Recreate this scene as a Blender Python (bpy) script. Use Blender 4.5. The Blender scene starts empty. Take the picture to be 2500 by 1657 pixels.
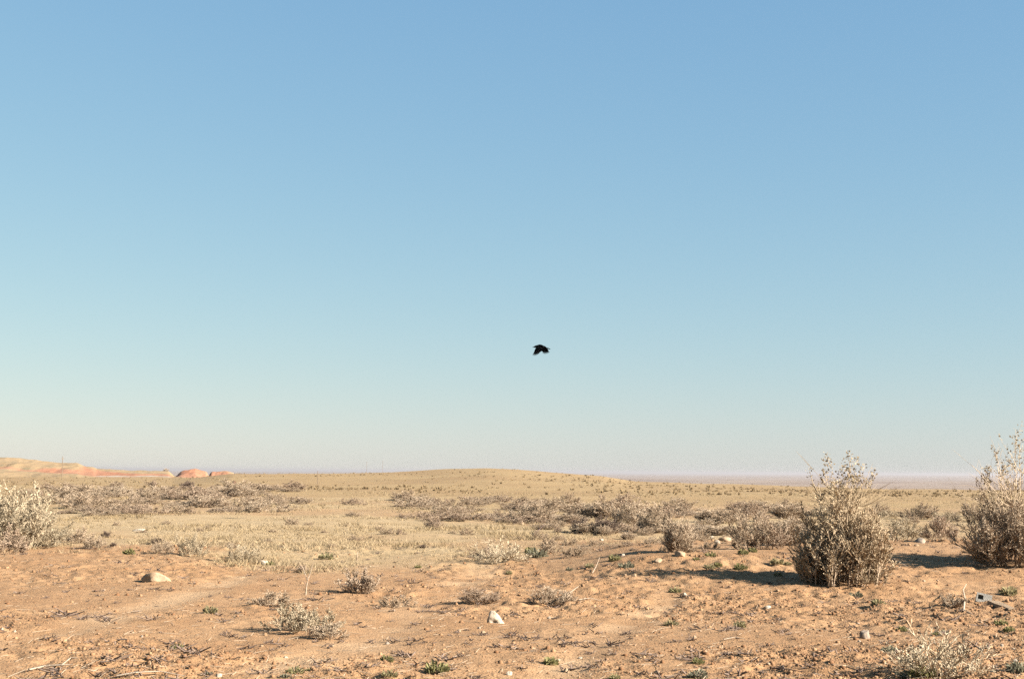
import bpy, math, random
import numpy as np
from mathutils import Matrix, Vector

# ------------------------------------------------------------------ camera
EYE = 1.6
FPX = 3472.22                      # focal length in photograph pixels (50 mm on 36 mm film, 2500 px wide)
CX, CY = 1250.0, 828.5
PITCH = math.atan((1151 - CY) / FPX)
ROLL = math.radians(0.375)
scene = bpy.context.scene
col = scene.collection
Fw = Vector((0, math.cos(PITCH), math.sin(PITCH)))
R0 = Vector((1, 0, 0)); U0 = R0.cross(Fw)
Rt = (R0 * math.cos(ROLL) + U0 * math.sin(ROLL)).normalized()
Up = Rt.cross(Fw).normalized()
cam_d = bpy.data.cameras.new('camera'); cam = bpy.data.objects.new('camera', cam_d); col.objects.link(cam)
cam_d.lens = 50; cam_d.sensor_width = 36; cam_d.sensor_fit = 'HORIZONTAL'
cam_d.clip_start = 0.1; cam_d.clip_end = 80000
m = Matrix((Rt, Up, -Fw)).transposed().to_4x4(); m.translation = (0, 0, EYE); cam.matrix_world = m
scene.camera = cam

# ------------------------------------------------------------------ sky, sun, exposure
SUN_EL, SUN_AZ = math.radians(26), math.radians(112)      # azimuth clockwise from +Y (view direction)
w = bpy.data.worlds.new('World'); scene.world = w; w.use_nodes = True
nt = w.node_tree; nt.nodes.clear()
sky = nt.nodes.new('ShaderNodeTexSky'); sky.sky_type = 'NISHITA'; sky.sun_disc = False
sky.sun_elevation = SUN_EL; sky.sun_rotation = SUN_AZ
sky.altitude = 1500; sky.air_density = 1.4; sky.dust_density = 0.4; sky.ozone_density = 1.0
bg = nt.nodes.new('ShaderNodeBackground'); bg.inputs[1].default_value = 0.06
wo = nt.nodes.new('ShaderNodeOutputWorld')
# the soft response of the three colour layers of the film to the sky's range
sp = nt.nodes.new('ShaderNodeSeparateColor'); cb = nt.nodes.new('ShaderNodeCombineColor'); nt.links.new(sky.outputs[0], sp.inputs[0])
for ch, (gam, k) in enumerate(((0.74, 0.547), (0.55, 0.925), (0.30, 1.630))):
    pw = nt.nodes.new('ShaderNodeMath'); pw.operation = 'POWER'; pw.inputs[1].default_value = gam
    ml = nt.nodes.new('ShaderNodeMath'); ml.operation = 'MULTIPLY'; ml.inputs[1].default_value = k
    nt.links.new(sp.outputs[ch], pw.inputs[0]); nt.links.new(pw.outputs[0], ml.inputs[0]); nt.links.new(ml.outputs[0], cb.inputs[ch])
nt.links.new(cb.outputs[0], bg.inputs[0]); nt.links.new(bg.outputs[0], wo.inputs[0])
sd = bpy.data.lights.new('sun', 'SUN'); sun = bpy.data.objects.new('sun', sd); col.objects.link(sun)
sd.energy = 5.0; sd.angle = math.radians(0.53); sd.color = (1.0, 0.97, 0.93)
S = Vector((math.sin(SUN_AZ) * math.cos(SUN_EL), math.cos(SUN_AZ) * math.cos(SUN_EL), math.sin(SUN_EL)))
sun.rotation_euler = S.to_track_quat('Z', 'Y').to_euler(); sun.location = S * 60
scene.view_settings.view_transform = 'Standard'; scene.view_settings.look = 'None'
scene.view_settings.exposure = 2.167; scene.view_settings.gamma = 1.0
scene.view_settings.use_curve_mapping = False
scene.cycles.use_denoising = False
scene.cycles.max_bounces = 6
scene.cycles.filter_width = 1.5
scene.render.film_transparent = False

# ------------------------------------------------------------------ helpers
rng = np.random.default_rng(7)
random.seed(7)

def hash2(xi, yi, seed):
    n = (xi.astype(np.int64) * 374761393 + yi.astype(np.int64) * 668265263 + seed * 974634777) & 0xffffffff
    n = ((n ^ (n >> 13)) * 1274126177) & 0xffffffff
    n = ((n ^ (n >> 15)) * 2246822519) & 0xffffffff
    return ((n ^ (n >> 16)) & 0xffffffff) / 4294967296.0
def vn(x, y, seed=0):
    xf = np.floor(x); yf = np.floor(y); fx = x - xf; fy = y - yf
    fx = fx * fx * (3 - 2 * fx); fy = fy * fy * (3 - 2 * fy)
    a = hash2(xf, yf, seed); b = hash2(xf + 1, yf, seed); c = hash2(xf, yf + 1, seed); d = hash2(xf + 1, yf + 1, seed)
    return (a * (1 - fx) + b * fx) * (1 - fy) + (c * (1 - fx) + d * fx) * fy
def fbm(x, y, seed=0, octv=4):
    s = 0; amp = 0.5; t = 0
    for i in range(octv):
        s = s + amp * vn(x * 2 ** i + 13.7 * i, y * 2 ** i - 7.1 * i, seed + i); t += amp; amp *= 0.5
    return s / t
def sstep(a, b, x):
    t = np.clip((x - a) / (b - a), 0, 1); return t * t * (3 - 2 * t)

def mesh(name, V, F, attrs=None, smooth=False):
    V = np.asarray(V, dtype=np.float32); F = np.asarray(F, dtype=np.int32)
    me = bpy.data.meshes.new(name); k = F.shape[1]
    me.vertices.add(len(V)); me.vertices.foreach_set('co', V.ravel())
    me.loops.add(F.size); me.loops.foreach_set('vertex_index', F.ravel())
    me.polygons.add(len(F)); me.polygons.foreach_set('loop_start', np.arange(0, F.size, k, dtype=np.int32))
    if smooth: me.polygons.foreach_set('use_smooth', np.ones(len(F), dtype=bool))
    for n, a in (attrs or {}).items():
        a = np.asarray(a, dtype=np.float32)
        if a.ndim == 1:
            at = me.attributes.new(n, 'FLOAT', 'POINT'); at.data.foreach_set('value', a)
        else:
            at = me.attributes.new(n, 'FLOAT_COLOR', 'POINT'); at.data.foreach_set('color', a.ravel())
    me.update(calc_edges=True)
    return me
def link(name, me, mat=None, parent=None, loc=None, rz=0, scale=None):
    o = bpy.data.objects.new(name, me); col.objects.link(o)
    if mat is not None and me is not None:
        if len(me.materials) == 0: me.materials.append(mat)
    if parent is not None: o.parent = parent
    if loc is not None: o.location = loc
    if rz: o.rotation_euler[2] = rz
    if scale is not None: o.scale = scale
    return o
def tag(o, label, cat, group=None):
    o['label'] = label; o['category'] = cat
    if group: o['group'] = group
    return o

# ------------------------------------------------------------------ materials
def new_mat(name):
    m = bpy.data.materials.new(name); m.use_nodes = True
    n = m.node_tree.nodes; l = m.node_tree.links
    b = n['Principled BSDF']; b.inputs['Roughness'].default_value = 0.95
    b.inputs['Specular IOR Level'].default_value = 0.15
    return m, n, l, b
ALB = 0.428                    # one scale for every surface's base colour, to suit the exposure
def mixc(n, l, fac, a, b, mode='MIX'):
    x = n.new('ShaderNodeMix'); x.data_type = 'RGBA'; x.blend_type = mode
    for s, v in ((x.inputs[0], fac), (x.inputs[6], a), (x.inputs[7], b)):
        if hasattr(v, 'is_output') or isinstance(v, bpy.types.NodeSocket): l.new(v, s)
        elif isinstance(v, (int, float)): s.default_value = v
        else: s.default_value = (v[0] * ALB, v[1] * ALB * 0.955, v[2] * ALB * 0.88, 1)
    return x.outputs[2]
def noise(n, l, scale, detail=4, rough=0.55, vec=None):
    t = n.new('ShaderNodeTexNoise'); t.inputs['Scale'].default_value = scale
    t.inputs['Detail'].default_value = detail; t.inputs['Roughness'].default_value = rough
    if vec is not None: l.new(vec, t.inputs['Vector'])
    return t.outputs['Fac']
def ramp(n, l, fac, lo, hi):
    r = n.new('ShaderNodeMapRange'); l.new(fac, r.inputs[0])
    r.inputs[1].default_value = lo; r.inputs[2].default_value = hi
    r.interpolation_type = 'SMOOTHSTEP'
    return r.outputs[0]
def attr(n, name, out='Fac'):
    a = n.new('ShaderNodeAttribute'); a.attribute_name = name; return a.outputs[out]
def tint_mat(name, dark, light, third=None, objvar=0.0, rough=0.95, transl=None):
    """colour varies from dark to light with each twig's or leaf's own tint, and a little from plant to plant"""
    m, n, l, b = new_mat(name); b.inputs['Roughness'].default_value = rough
    c = mixc(n, l, attr(n, 'tint'), dark, light)
    if third is not None:
        oi = n.new('ShaderNodeObjectInfo')
        c = mixc(n, l, ramp(n, l, oi.outputs['Random'], 0.35, 1.0), c, third)
    l.new(c, b.inputs['Base Color'])
    if transl:
        t = n.new('ShaderNodeBsdfTranslucent'); l.new(c, t.inputs[0])
        mx = n.new('ShaderNodeMixShader'); mx.inputs[0].default_value = transl
        l.new(b.outputs[0], mx.inputs[1]); l.new(t.outputs[0], mx.inputs[2])
        l.new(mx.outputs[0], n['Material Output'].inputs[0])
    return m
def bump(n, l, b, h, strength, dist):
    bp = n.new('ShaderNodeBump'); bp.inputs['Strength'].default_value = strength; bp.inputs['Distance'].default_value = dist
    l.new(h, bp.inputs['Height']); l.new(bp.outputs[0], b.inputs['Normal'])

def ground_material():
    m, n, l, b = new_mat('desert_ground')
    tc = n.new('ShaderNodeTexCoord').outputs['Object']
    zone = n.new('ShaderNodeAttribute'); zone.attribute_name = 'zone'
    sep = n.new('ShaderNodeSeparateColor'); l.new(zone.outputs['Color'], sep.inputs[0])
    n1 = noise(n, l, 0.55, 6, 0.6, tc); n2 = noise(n, l, 7.0, 5, 0.65, tc); n3 = noise(n, l, 45, 3, 0.6, tc)
    nL = noise(n, l, 0.05, 6, 0.6, tc); nX = noise(n, l, 0.004, 8, 0.62, tc)
    dirt = mixc(n, l, ramp(n, l, n1, 0.32, 0.68), (0.50, 0.282, 0.135), (0.585, 0.352, 0.182))
    dirt = mixc(n, l, ramp(n, l, n2, 0.45, 0.75), dirt, (0.44, 0.240, 0.115))
    dirt = mixc(n, l, ramp(n, l, n3, 0.62, 0.72), dirt, (0.60, 0.41, 0.25))
    dirt = mixc(n, l, sep.outputs[2], dirt, (0.69, 0.455, 0.26))
    gr = mixc(n, l, ramp(n, l, n1, 0.3, 0.7), (0.58, 0.405, 0.215), (0.64, 0.465, 0.265))
    gr = mixc(n, l, ramp(n, l, n2, 0.5, 0.75), gr, (0.46, 0.33, 0.175))
    c = mixc(n, l, sep.outputs[0], dirt, gr)
    hill = mixc(n, l, ramp(n, l, nL, 0.3, 0.7), (0.45, 0.29, 0.14), (0.53, 0.365, 0.18))
    hill = mixc(n, l, ramp(n, l, n1, 0.55, 0.8), hill, (0.37, 0.255, 0.14))
    c = mixc(n, l, sep.outputs[1], c, hill)
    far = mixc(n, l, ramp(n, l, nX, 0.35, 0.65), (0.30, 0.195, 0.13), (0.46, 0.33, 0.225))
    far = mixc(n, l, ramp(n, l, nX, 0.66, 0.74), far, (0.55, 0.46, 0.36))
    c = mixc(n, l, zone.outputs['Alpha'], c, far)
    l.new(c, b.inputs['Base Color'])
    ad = n.new('ShaderNodeMath'); ad.operation = 'ADD'; l.new(n2, ad.inputs[0]); l.new(n3, ad.inputs[1])
    bump(n, l, b, ad.outputs[0], 0.55, 0.035)
    return m
M = {}
M['ground'] = ground_material()
def simple_noise_mat(name, a, bcol, c2, scale, bstr=0.5, bdist=0.02, rough=0.9):
    m, n, l, b = new_mat(name); b.inputs['Roughness'].default_value = rough
    tc = n.new('ShaderNodeTexCoord').outputs['Object']
    n1 = noise(n, l, scale, 6, 0.65, tc); n2 = noise(n, l, scale * 4.3, 4, 0.6, tc)
    c = mixc(n, l, ramp(n, l, n1, 0.35, 0.65), a, bcol)
    c = mixc(n, l, ramp(n, l, n2, 0.55, 0.75), c, c2)
    l.new(c, b.inputs['Base Color']); bump(n, l, b, n2, bstr, bdist)
    return m
M['clod'] = tint_mat('soil_clod', (0.30, 0.155, 0.075), (0.58, 0.35, 0.19))
M['pebble'] = tint_mat('pebble', (0.38, 0.22, 0.12), (0.60, 0.44, 0.30), (0.48, 0.29, 0.17))
M['rock_white'] = simple_noise_mat('white_rock', (0.58, 0.47, 0.35), (0.68, 0.59, 0.47), (0.48, 0.30, 0.18), 9)
M['rock_tan'] = simple_noise_mat('tan_rock', (0.54, 0.355, 0.205), (0.62, 0.46, 0.31), (0.46, 0.24, 0.11), 5)
M['rock_grey'] = simple_noise_mat('grey_rock', (0.34, 0.27, 0.22), (0.50, 0.40, 0.31), (0.56, 0.42, 0.28), 11)
M['rock_red'] = simple_noise_mat('rust_rock', (0.11, 0.035, 0.02), (0.15, 0.05, 0.03), (0.09, 0.03, 0.02), 5)
M['concrete'] = simple_noise_mat('weathered_concrete', (0.42, 0.39, 0.34), (0.52, 0.48, 0.42), (0.34, 0.28, 0.23), 14)
M['grey_wood'] = simple_noise_mat('grey_wood', (0.46, 0.32, 0.20), (0.56, 0.41, 0.27), (0.36, 0.24, 0.15), 18)
M['bleached'] = simple_noise_mat('bleached_wood', (0.62, 0.46, 0.32), (0.70, 0.56, 0.42), (0.48, 0.34, 0.23), 25)
M['dark_wood'] = simple_noise_mat('dark_wood', (0.12, 0.07, 0.05), (0.20, 0.13, 0.10), (0.30, 0.22, 0.17), 25)
M['pole_wood'] = simple_noise_mat('pole_wood', (0.30, 0.22, 0.15), (0.38, 0.28, 0.19), (0.24, 0.17, 0.11), 3)
M['feather'] = simple_noise_mat('black_feather', (0.0012, 0.0012, 0.0014), (0.002, 0.002, 0.0022), (0.0025, 0.0024, 0.0024), 30, rough=0.9)
M['straw'] = tint_mat('straw_grass', (0.58, 0.425, 0.235), (0.74, 0.57, 0.355), transl=0.35)
M['scrub'] = tint_mat('hill_scrub', (0.36, 0.25, 0.135), (0.54, 0.39, 0.215), transl=0.25)
M['branch'] = tint_mat('shrub_branch', (0.36, 0.25, 0.165), (0.66, 0.50, 0.35))
M['tw_straw'] = tint_mat('straw_twig', (0.54, 0.39, 0.24), (0.96, 0.75, 0.50))
M['tw_brown'] = tint_mat('brown_twig', (0.52, 0.365, 0.255), (0.86, 0.66, 0.48), (0.80, 0.63, 0.45))
M['tw_dark'] = tint_mat('dark_twig', (0.15, 0.10, 0.075), (0.36, 0.26, 0.20))
M['tw_grey'] = tint_mat('grey_twig', (0.54, 0.395, 0.265), (0.88, 0.68, 0.48), (0.74, 0.57, 0.40))
M['tw_pale'] = tint_mat('pale_twig', (0.60, 0.475, 0.315), (0.86, 0.705, 0.49))
M['lf_pale'] = tint_mat('pale_leaf', (0.66, 0.54, 0.365), (0.88, 0.75, 0.54), transl=0.5)
M['lf_seed'] = tint_mat('seed_bract', (0.50, 0.37, 0.22), (0.74, 0.61, 0.41), transl=0.3)
M['lf_straw'] = tint_mat('dry_leaf', (0.50, 0.355, 0.215), (0.84, 0.64, 0.42), transl=0.45)
M['lf_brown'] = tint_mat('brown_leaf', (0.52, 0.37, 0.255), (0.82, 0.63, 0.45), transl=0.45)
M['green'] = tint_mat('weed_leaf', (0.23, 0.22, 0.08), (0.54, 0.49, 0.22), (0.48, 0.41, 0.22), transl=0.35)
M['greygreen'] = tint_mat('grey_weed_leaf', (0.24, 0.23, 0.15), (0.52, 0.48, 0.33), transl=0.3)

def hill_material():
    m, n, l, b = new_mat('banded_hill')
    tc = n.new('ShaderNodeTexCoord').outputs['Object']
    zone = n.new('ShaderNodeAttribute'); zone.attribute_name = 'zone'
    sep = n.new('ShaderNodeSeparateColor'); l.new(zone.outputs['Color'], sep.inputs[0])
    n1 = noise(n, l, 0.07, 6, 0.65, tc); n2 = noise(n, l, 0.35, 4, 0.6, tc)
    tan = mixc(n, l, ramp(n, l, n1, 0.35, 0.65), (0.47, 0.315, 0.165), (0.53, 0.365, 0.20))
    tan = mixc(n, l, ramp(n, l, n2, 0.52, 0.66), tan, (0.38, 0.29, 0.16))
    red = mixc(n, l, ramp(n, l, n1, 0.35, 0.65), (0.52, 0.225, 0.12), (0.58, 0.295, 0.17))
    red = mixc(n, l, ramp(n, l, n2, 0.58, 0.72), red, (0.46, 0.25, 0.155))
    c = mixc(n, l, sep.outputs[0], tan, red)
    c = mixc(n, l, sep.outputs[1], c, (0.60, 0.49, 0.38))
    l.new(c, b.inputs['Base Color']); bump(n, l, b, n2, 0.6, 0.8)
    return m
M['hill'] = hill_material()

# ------------------------------------------------------------------ terrain
RIDGE_PX = np.array([-3000, 0, 300, 430, 500, 570, 850, 1000, 1100, 1190, 1240, 1310, 1375, 1470, 1551, 1673, 1880, 2174, 2400, 4500.])
RIDGE_D = np.array([30, 30, 30, 28, 20, 11, 8, 2, -4, -7.5, -6, -2, 3, 10, 22, 26, 30, 38, 37, 37.])
TRACKS = [([(-3.4, 8.5), (-2.1, 11.2), (-1.45, 13.5), (-0.95, 17.5), (-0.55, 22.5), (-0.2, 27.5)], 0.30),
          ([(-6.5, 9), (-5.0, 11.5), (-4.3, 14.5), (-4.0, 19.0), (-4.3, 26)], 0.26),
          ([(-0.3, 8.5), (0.45, 12), (1.0, 14.5), (1.75, 17.5), (2.2, 19.5)], 0.20)]
def crust(x, y):
    """1 where the soil is cloddy and broken, 0 where it is smooth blown sand"""
    return sstep(0.40, 0.60, fbm(x / 2.4 + 3.1, y / 3.6, 57, 4))
def track_dist(x, y):
    best = np.full(np.shape(x), 9.0)
    for pts, wd in TRACKS:
        for (ax, ay), (bx, by) in zip(pts[:-1], pts[1:]):
            dx, dy = bx - ax, by - ay
            t = np.clip(((x - ax) * dx + (y - ay) * dy) / (dx * dx + dy * dy), 0, 1)
            d = np.hypot(x - ax - t * dx, y - ay - t * dy) / wd
            best = np.minimum(best, d)
    return best
SHADOW_PIT = (0.47, 17.62)  # pit carved into the ground to stand in for a dense cast shadow
def H(x, y):
    x = np.asarray(x, float); y = np.asarray(y, float)
    r = np.hypot(x, y); Y = np.maximum(r * np.cos(np.clip(np.arctan2(x, y), -1.2, 1.2)), 0.5)
    front = sstep(-0.2, 0.5, y / np.maximum(r, 1e-3))
    px = CX + FPX * x / Y
    d = np.interp(px, RIDGE_PX, RIDGE_D)
    zr = EYE - d / FPX * 260.0
    z = -0.22 * sstep(29, 40, Y) * (1 - sstep(70, 115, Y)) + 0.0 * Y
    z = z + sstep(105, 262, Y) * zr * front
    slow = (1 - sstep(430, 600, px))
    fall = slow * (-20 * sstep(300, 2600, Y)) + (1 - slow) * (-15 * sstep(262, 640, Y) - 6 * sstep(700, 2600, Y))
    z = z + fall * front
    z = z + front * sstep(2200, 4000, Y) * ((fbm(x / 1500, Y / 900, 5, 4) - 0.5) * 14 + 30 * sstep(8000, 13000, Y) * (fbm(x / 3800 + 1.7, Y / 6000, 6, 3) - 0.42))
    # low bank under the right-hand shrubs
    z = z + 0.30 * sstep(0.2, 2.6, x) * sstep(17.5, 25, Y) * (1 - sstep(25.5, 36, Y)) * front
    # low relief
    near = 1 - sstep(60, 140, r)
    z = z + (fbm(x / 3.2, y / 3.2, 11, 3) - 0.5) * 0.16 * near * sstep(3, 8, r)
    far2 = sstep(90, 140, r) * (1 - sstep(400, 900, r))
    z = z + (fbm(x / 14, y / 14, 17, 3) - 0.5) * 0.5 * far2
    fine = 1 - sstep(30, 45, r)
    td = track_dist(x, y)
    intr = (1 - sstep(0.2, 1.7, td)) * (0.25 + 0.9 * fbm(x / 1.3, y / 1.3, 63, 3))
    rough = (1 - 0.75 * intr) * fine * (0.3 + 0.9 * crust(x, y))
    z = z + ((fbm(x / 0.42, y / 0.42, 23, 3) - 0.5) * 0.065 + (fbm(x / 0.12, y / 0.12, 31, 2) - 0.5) * 0.065) * rough
    z = z - 0.03 * intr * fine
    z = z - 0.30 * np.exp(-(((x - SHADOW_PIT[0]) / 0.13) ** 2 + ((y - SHADOW_PIT[1]) / 0.20) ** 2) ** 2)
    return z
def h1(x, y): return float(H(np.array([x]), np.array([y]))[0])

def ray(px, py):
    return (Fw + Rt * ((px - CX) / FPX) + Up * ((CY - py) / FPX))
TS = np.concatenate([np.arange(6, 40, 0.25), np.arange(40, 130, 1.0), np.arange(130, 500, 4)])
def ground_at(px, py):
    """where the line of sight through a photograph pixel meets the ground"""
    v = ray(px, py); ts = TS
    for _ in range(3):
        zz = EYE + v.z * ts - H(v.x * ts, v.y * ts)
        k = int(np.argmax(zz < 0)) if (zz < 0).any() else len(ts) - 1
        ts = np.linspace(ts[max(k - 1, 0)], ts[k], 12)
    t = ts[-6]
    return Vector((v.x * t, v.y * t, h1(v.x * t, v.y * t)))

def grass_mask(x, y):
    Y = np.maximum(y, 1); px = CX + FPX * x / Y; d = EYE * FPX / Y
    db = np.interp(px, [-800, 0, 300, 600, 900, 1200, 1320, 1500, 1800, 2100, 2500, 3300], [185, 190, 200, 222, 216, 220, 190, 168, 158, 150, 140, 135])
    e = (fbm(x / 2.2, y / 3.0, 41, 5) - 0.5) * 110
    return 1 - sstep(-42, 26, d + e - db)
def build_ground():
    th = np.concatenate([np.linspace(-math.pi, -0.46, 26, endpoint=False), np.linspace(-0.46, 0.46, 620, endpoint=False), np.linspace(0.46, math.pi, 26, endpoint=False)])
    rs = [0.6]
    while rs[-1] < 30000:
        r = rs[-1]
        k = 1.09 if r < 8.5 else 1.0036 if r < 30 else 1.011 if r < 120 else 1.012 if r < 300 else 1.02 if r < 700 else 1.045
        rs.append(r * k)
    rs = np.array(rs)
    Rg, Tg = np.meshgrid(rs, th, indexing='ij')
    X = Rg * np.sin(Tg); Yv = Rg * np.cos(Tg); Z = H(X, Yv)
    nr, nt_ = Rg.shape
    V = np.stack([X, Yv, Z], -1).reshape(-1, 3)
    i = np.arange(nr - 1)[:, None]; j = np.arange(nt_)[None, :]; j2 = (j + 1) % nt_
    Fq = np.stack([i * nt_ + j + 0 * j2, i * nt_ + j2, (i + 1) * nt_ + j2, (i + 1) * nt_ + j + 0 * j2], -1).reshape(-1, 4)
    Fq = Fq[:, ::-1]
    # close the middle under the camera
    V = np.vstack([V, [[0, 0, float(Z[0].mean())]]]); c = len(V) - 1
    jj = np.arange(0, nt_); fan = np.stack([np.full(nt_, c), (jj + 1) % nt_, jj, jj], -1)
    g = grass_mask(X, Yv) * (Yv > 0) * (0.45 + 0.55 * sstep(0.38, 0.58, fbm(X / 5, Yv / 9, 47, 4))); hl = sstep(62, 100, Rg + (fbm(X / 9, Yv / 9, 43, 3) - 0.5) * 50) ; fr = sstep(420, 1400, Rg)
    td = track_dist(X, Yv); tr = (1 - sstep(0.1, 2.0, td)) * sstep(0.3, 0.7, fbm(X / 0.8, Yv / 0.8, 61, 3)) * 0.8
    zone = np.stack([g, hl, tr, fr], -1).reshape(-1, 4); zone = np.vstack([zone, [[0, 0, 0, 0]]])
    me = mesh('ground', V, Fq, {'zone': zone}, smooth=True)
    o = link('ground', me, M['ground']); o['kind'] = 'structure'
    return o
build_ground()

# far left hills with red earth, one sheet each
def hill_patch(name, px0, px1, y0, ycrest, y1, tops, redrange, pale, n=160, seed=3, craggy=1.0):
    tx = np.linspace(px0, px1, n); ty = np.concatenate([np.linspace(y0, ycrest, 60), np.linspace(ycrest, y1, 20)[1:]])
    PX, YY = np.meshgrid(tx, ty)
    X = (PX - CX) / FPX * YY
    base = H(X, YY)
    lvl = np.interp(PX, tops[0], tops[1])          # rows above (+) the eye line at the crest
    ztop = EYE + lvl / FPX * ycrest
    t = np.where(YY <= ycrest, (YY - y0) / (ycrest - y0), 1 - (YY - ycrest) / (y1 - ycrest))
    nz = fbm(X / 16, YY / 16, seed, 4) - 0.5; gully = np.abs(fbm(X / 6.5, YY / 40, seed + 9, 3) - 0.5) * 2
    tt = np.clip(t + nz * 0.35 * craggy * (t > 0) * (1 - t), 0, 1)
    prof = 0.28 * sstep(0.0, 0.25, tt) + 0.08 * sstep(0.25, 0.45, tt) + 0.5 * sstep(0.42, 0.78, tt) + 0.14 * sstep(0.75, 1.0, tt)
    prof = np.where(YY <= ycrest, prof, sstep(0, 1, t))
    prof = prof - 0.13 * craggy * (1 - gully) * sstep(0.3, 0.6, tt) * (1 - sstep(0.75, 0.98, tt))
    edge = sstep(px0, px0 + 25, PX) * (1 - sstep(px1 - 25, px1, PX))
    Z = base - 0.4 + (ztop - base + 0.4 + (fbm(X / 4, YY / 4, 8, 3) - 0.5) * 0.7 * craggy) * prof * edge
    lo = np.interp(PX, redrange[0], redrange[1]); hi = np.interp(PX, redrange[0], redrange[2])
    p = prof + (fbm(X / 5, YY / 9, seed + 3, 4) - 0.5) * 0.25
    red = sstep(lo - 0.05, lo + 0.05, p) * (1 - sstep(hi - 0.06, hi + 0.06, p))
    pl = sstep(pale[0] - 0.03, pale[0] + 0.03, p) * (1 - sstep(pale[1] - 0.03, pale[1] + 0.03, p)) * sstep(0.42, 0.55, vn(X / 22, YY / 60, 77))
    zone = np.stack([red, pl, 0 * red, 0 * red + 1], -1).reshape(-1, 4)
    V = np.stack([X, YY, Z], -1).reshape(-1, 3); ny, nx = X.shape
    i = np.arange(ny - 1)[:, None]; j = np.arange(nx - 1)[None, :]
    Fq = np.stack([i * nx + j, i * nx + j + 1, (i + 1) * nx + j + 1, (i + 1) * nx + j], -1).reshape(-1, 4)
    o = link(name, mesh(name, V, Fq, {'zone': zone}, smooth=True), M['hill']); o['kind'] = 'structure'
    return o
hz = lambda px: 1151 + (px - 1250) * math.tan(ROLL)
def tops(lst): return ([p for p, _ in lst], [hz(p) - r for p, r in lst])
hill_patch('hill', -700, 440, 405, 470, 640,
           tops([(-700, 1096), (-200, 1104), (0, 1115), (50, 1118), (100, 1124), (150, 1129), (197, 1131), (213, 1138), (234, 1140), (242, 1144), (300, 1148), (360, 1149), (440, 1151)]),
           ([-700, 0, 90, 110, 195, 212, 245, 300, 440], [0.38, 0.38, 0.36, 0.30, 0.28, 0.2, 0.2, 0.22, 0.25], [0.48, 0.48, 0.46, 0.58, 0.60, 0.93, 0.9, 0.72, 0.62]), (0.24, 0.37), n=330)
hill_patch('red_mound', 425, 532, 420, 455, 500,
           tops([(425, 1158), (440, 1153), (458, 1148), (470, 1146), (482, 1146.5), (497, 1150), (512, 1152), (532, 1158)]),
           ([425, 532], [0.16, 0.16], [1.1, 0.95]), (2, 3), n=70, seed=21, craggy=2.2)
hill_patch('red_mound', 498, 598, 430, 462, 505,
           tops([(498, 1158), (508, 1153), (530, 1151), (562, 1151.5), (577, 1153.5), (598, 1160)]),
           ([498, 598], [0.2, 0.2], [1.1, 1.0]), (2, 3), n=70, seed=33, craggy=2.2)

# ------------------------------------------------------------------ twig and leaf geometry
def prisms(P0, P1, r0, r1, tint):
    P0 = np.asarray(P0, float); P1 = np.asarray(P1, float); r0 = np.asarray(r0, float); r1 = np.asarray(r1, float)
    d = P1 - P0; L = np.linalg.norm(d, axis=1, keepdims=True); d = d / np.maximum(L, 1e-6)
    ref = np.where(np.abs(d[:, 2:3]) > 0.9, np.array([[1., 0, 0]]), np.array([[0., 0, 1]]))
    a = np.cross(d, ref); a /= np.maximum(np.linalg.norm(a, axis=1, keepdims=True), 1e-6); b = np.cross(d, a)
    V = []
    for P, r in ((P0, r0), (P1, r1)):
        for k in range(3):
            an = k * 2 * math.pi / 3
            V.append(P + (a * math.cos(an) + b * math.sin(an)) * r[:, None])
    V = np.stack(V, 1).reshape(-1, 3); n = len(P0); o = (np.arange(n) * 6)[:, None]
    F = np.concatenate([o + np.array([[k, (k + 1) % 3, 3 + (k + 1) % 3, 3 + k]]) for k in range(3)], 1).reshape(-1, 4)
    return V, F, np.repeat(np.asarray(tint, float), 6)
def ribbons(segs, seed):
    """the finest twigs as narrow slivers turned every way"""
    rg = np.random.default_rng(seed)
    P0 = np.array([q[0] for q in segs]); P1 = np.array([q[1] for q in segs]); r0 = np.array([q[2] for q in segs]) * 1.3; r1 = np.array([q[3] for q in segs]) * 1.3
    d = P1 - P0; a = np.cross(d, rg.normal(size=d.shape)); a /= np.maximum(np.linalg.norm(a, axis=1, keepdims=True), 1e-9)
    V = np.stack([P0 - a * r0[:, None], P0 + a * r0[:, None], P1 + a * r1[:, None], P1 - a * r1[:, None]], 1).reshape(-1, 3)
    return mesh('twigs', V, np.arange(len(V)).reshape(-1, 4), {'tint': np.repeat([q[4] for q in segs], 4)})
def leaf_quads(P, size, tint, rg, updir=0.4, slim=0.5, D=None):
    """small folded diamond leaves: two triangles each side of the midrib"""
    P = np.asarray(P, float); n = len(P)
    if D is None:
        D = rg.normal(size=(n, 3)); D[:, 2] = np.abs(D[:, 2]) * 0.5 + updir
    D = D / np.linalg.norm(D, axis=1, keepdims=True)
    s = rg.normal(size=(n, 3)); s -= (s * D).sum(1, keepdims=True) * D; s /= np.linalg.norm(s, axis=1, keepdims=True)
    nn = np.cross(D, s); sz = np.asarray(size, float).reshape(-1, 1) * np.ones((n, 1))
    A = P; B = P + D * sz * 0.5 + s * sz * slim * 0.5 + nn * sz * 0.1; C = P + D * sz - nn * sz * 0.08; E = P + D * sz * 0.5 - s * sz * slim * 0.5 + nn * sz * 0.1
    V = np.stack([A, B, C, E], 1).reshape(-1, 3); o = (np.arange(n) * 4)[:, None]
    F = np.concatenate([o + [[0, 1, 2]], o + [[0, 2, 3]]], 1).reshape(-1, 3)
    return V, F, np.repeat(np.asarray(tint, float), 4)

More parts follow.
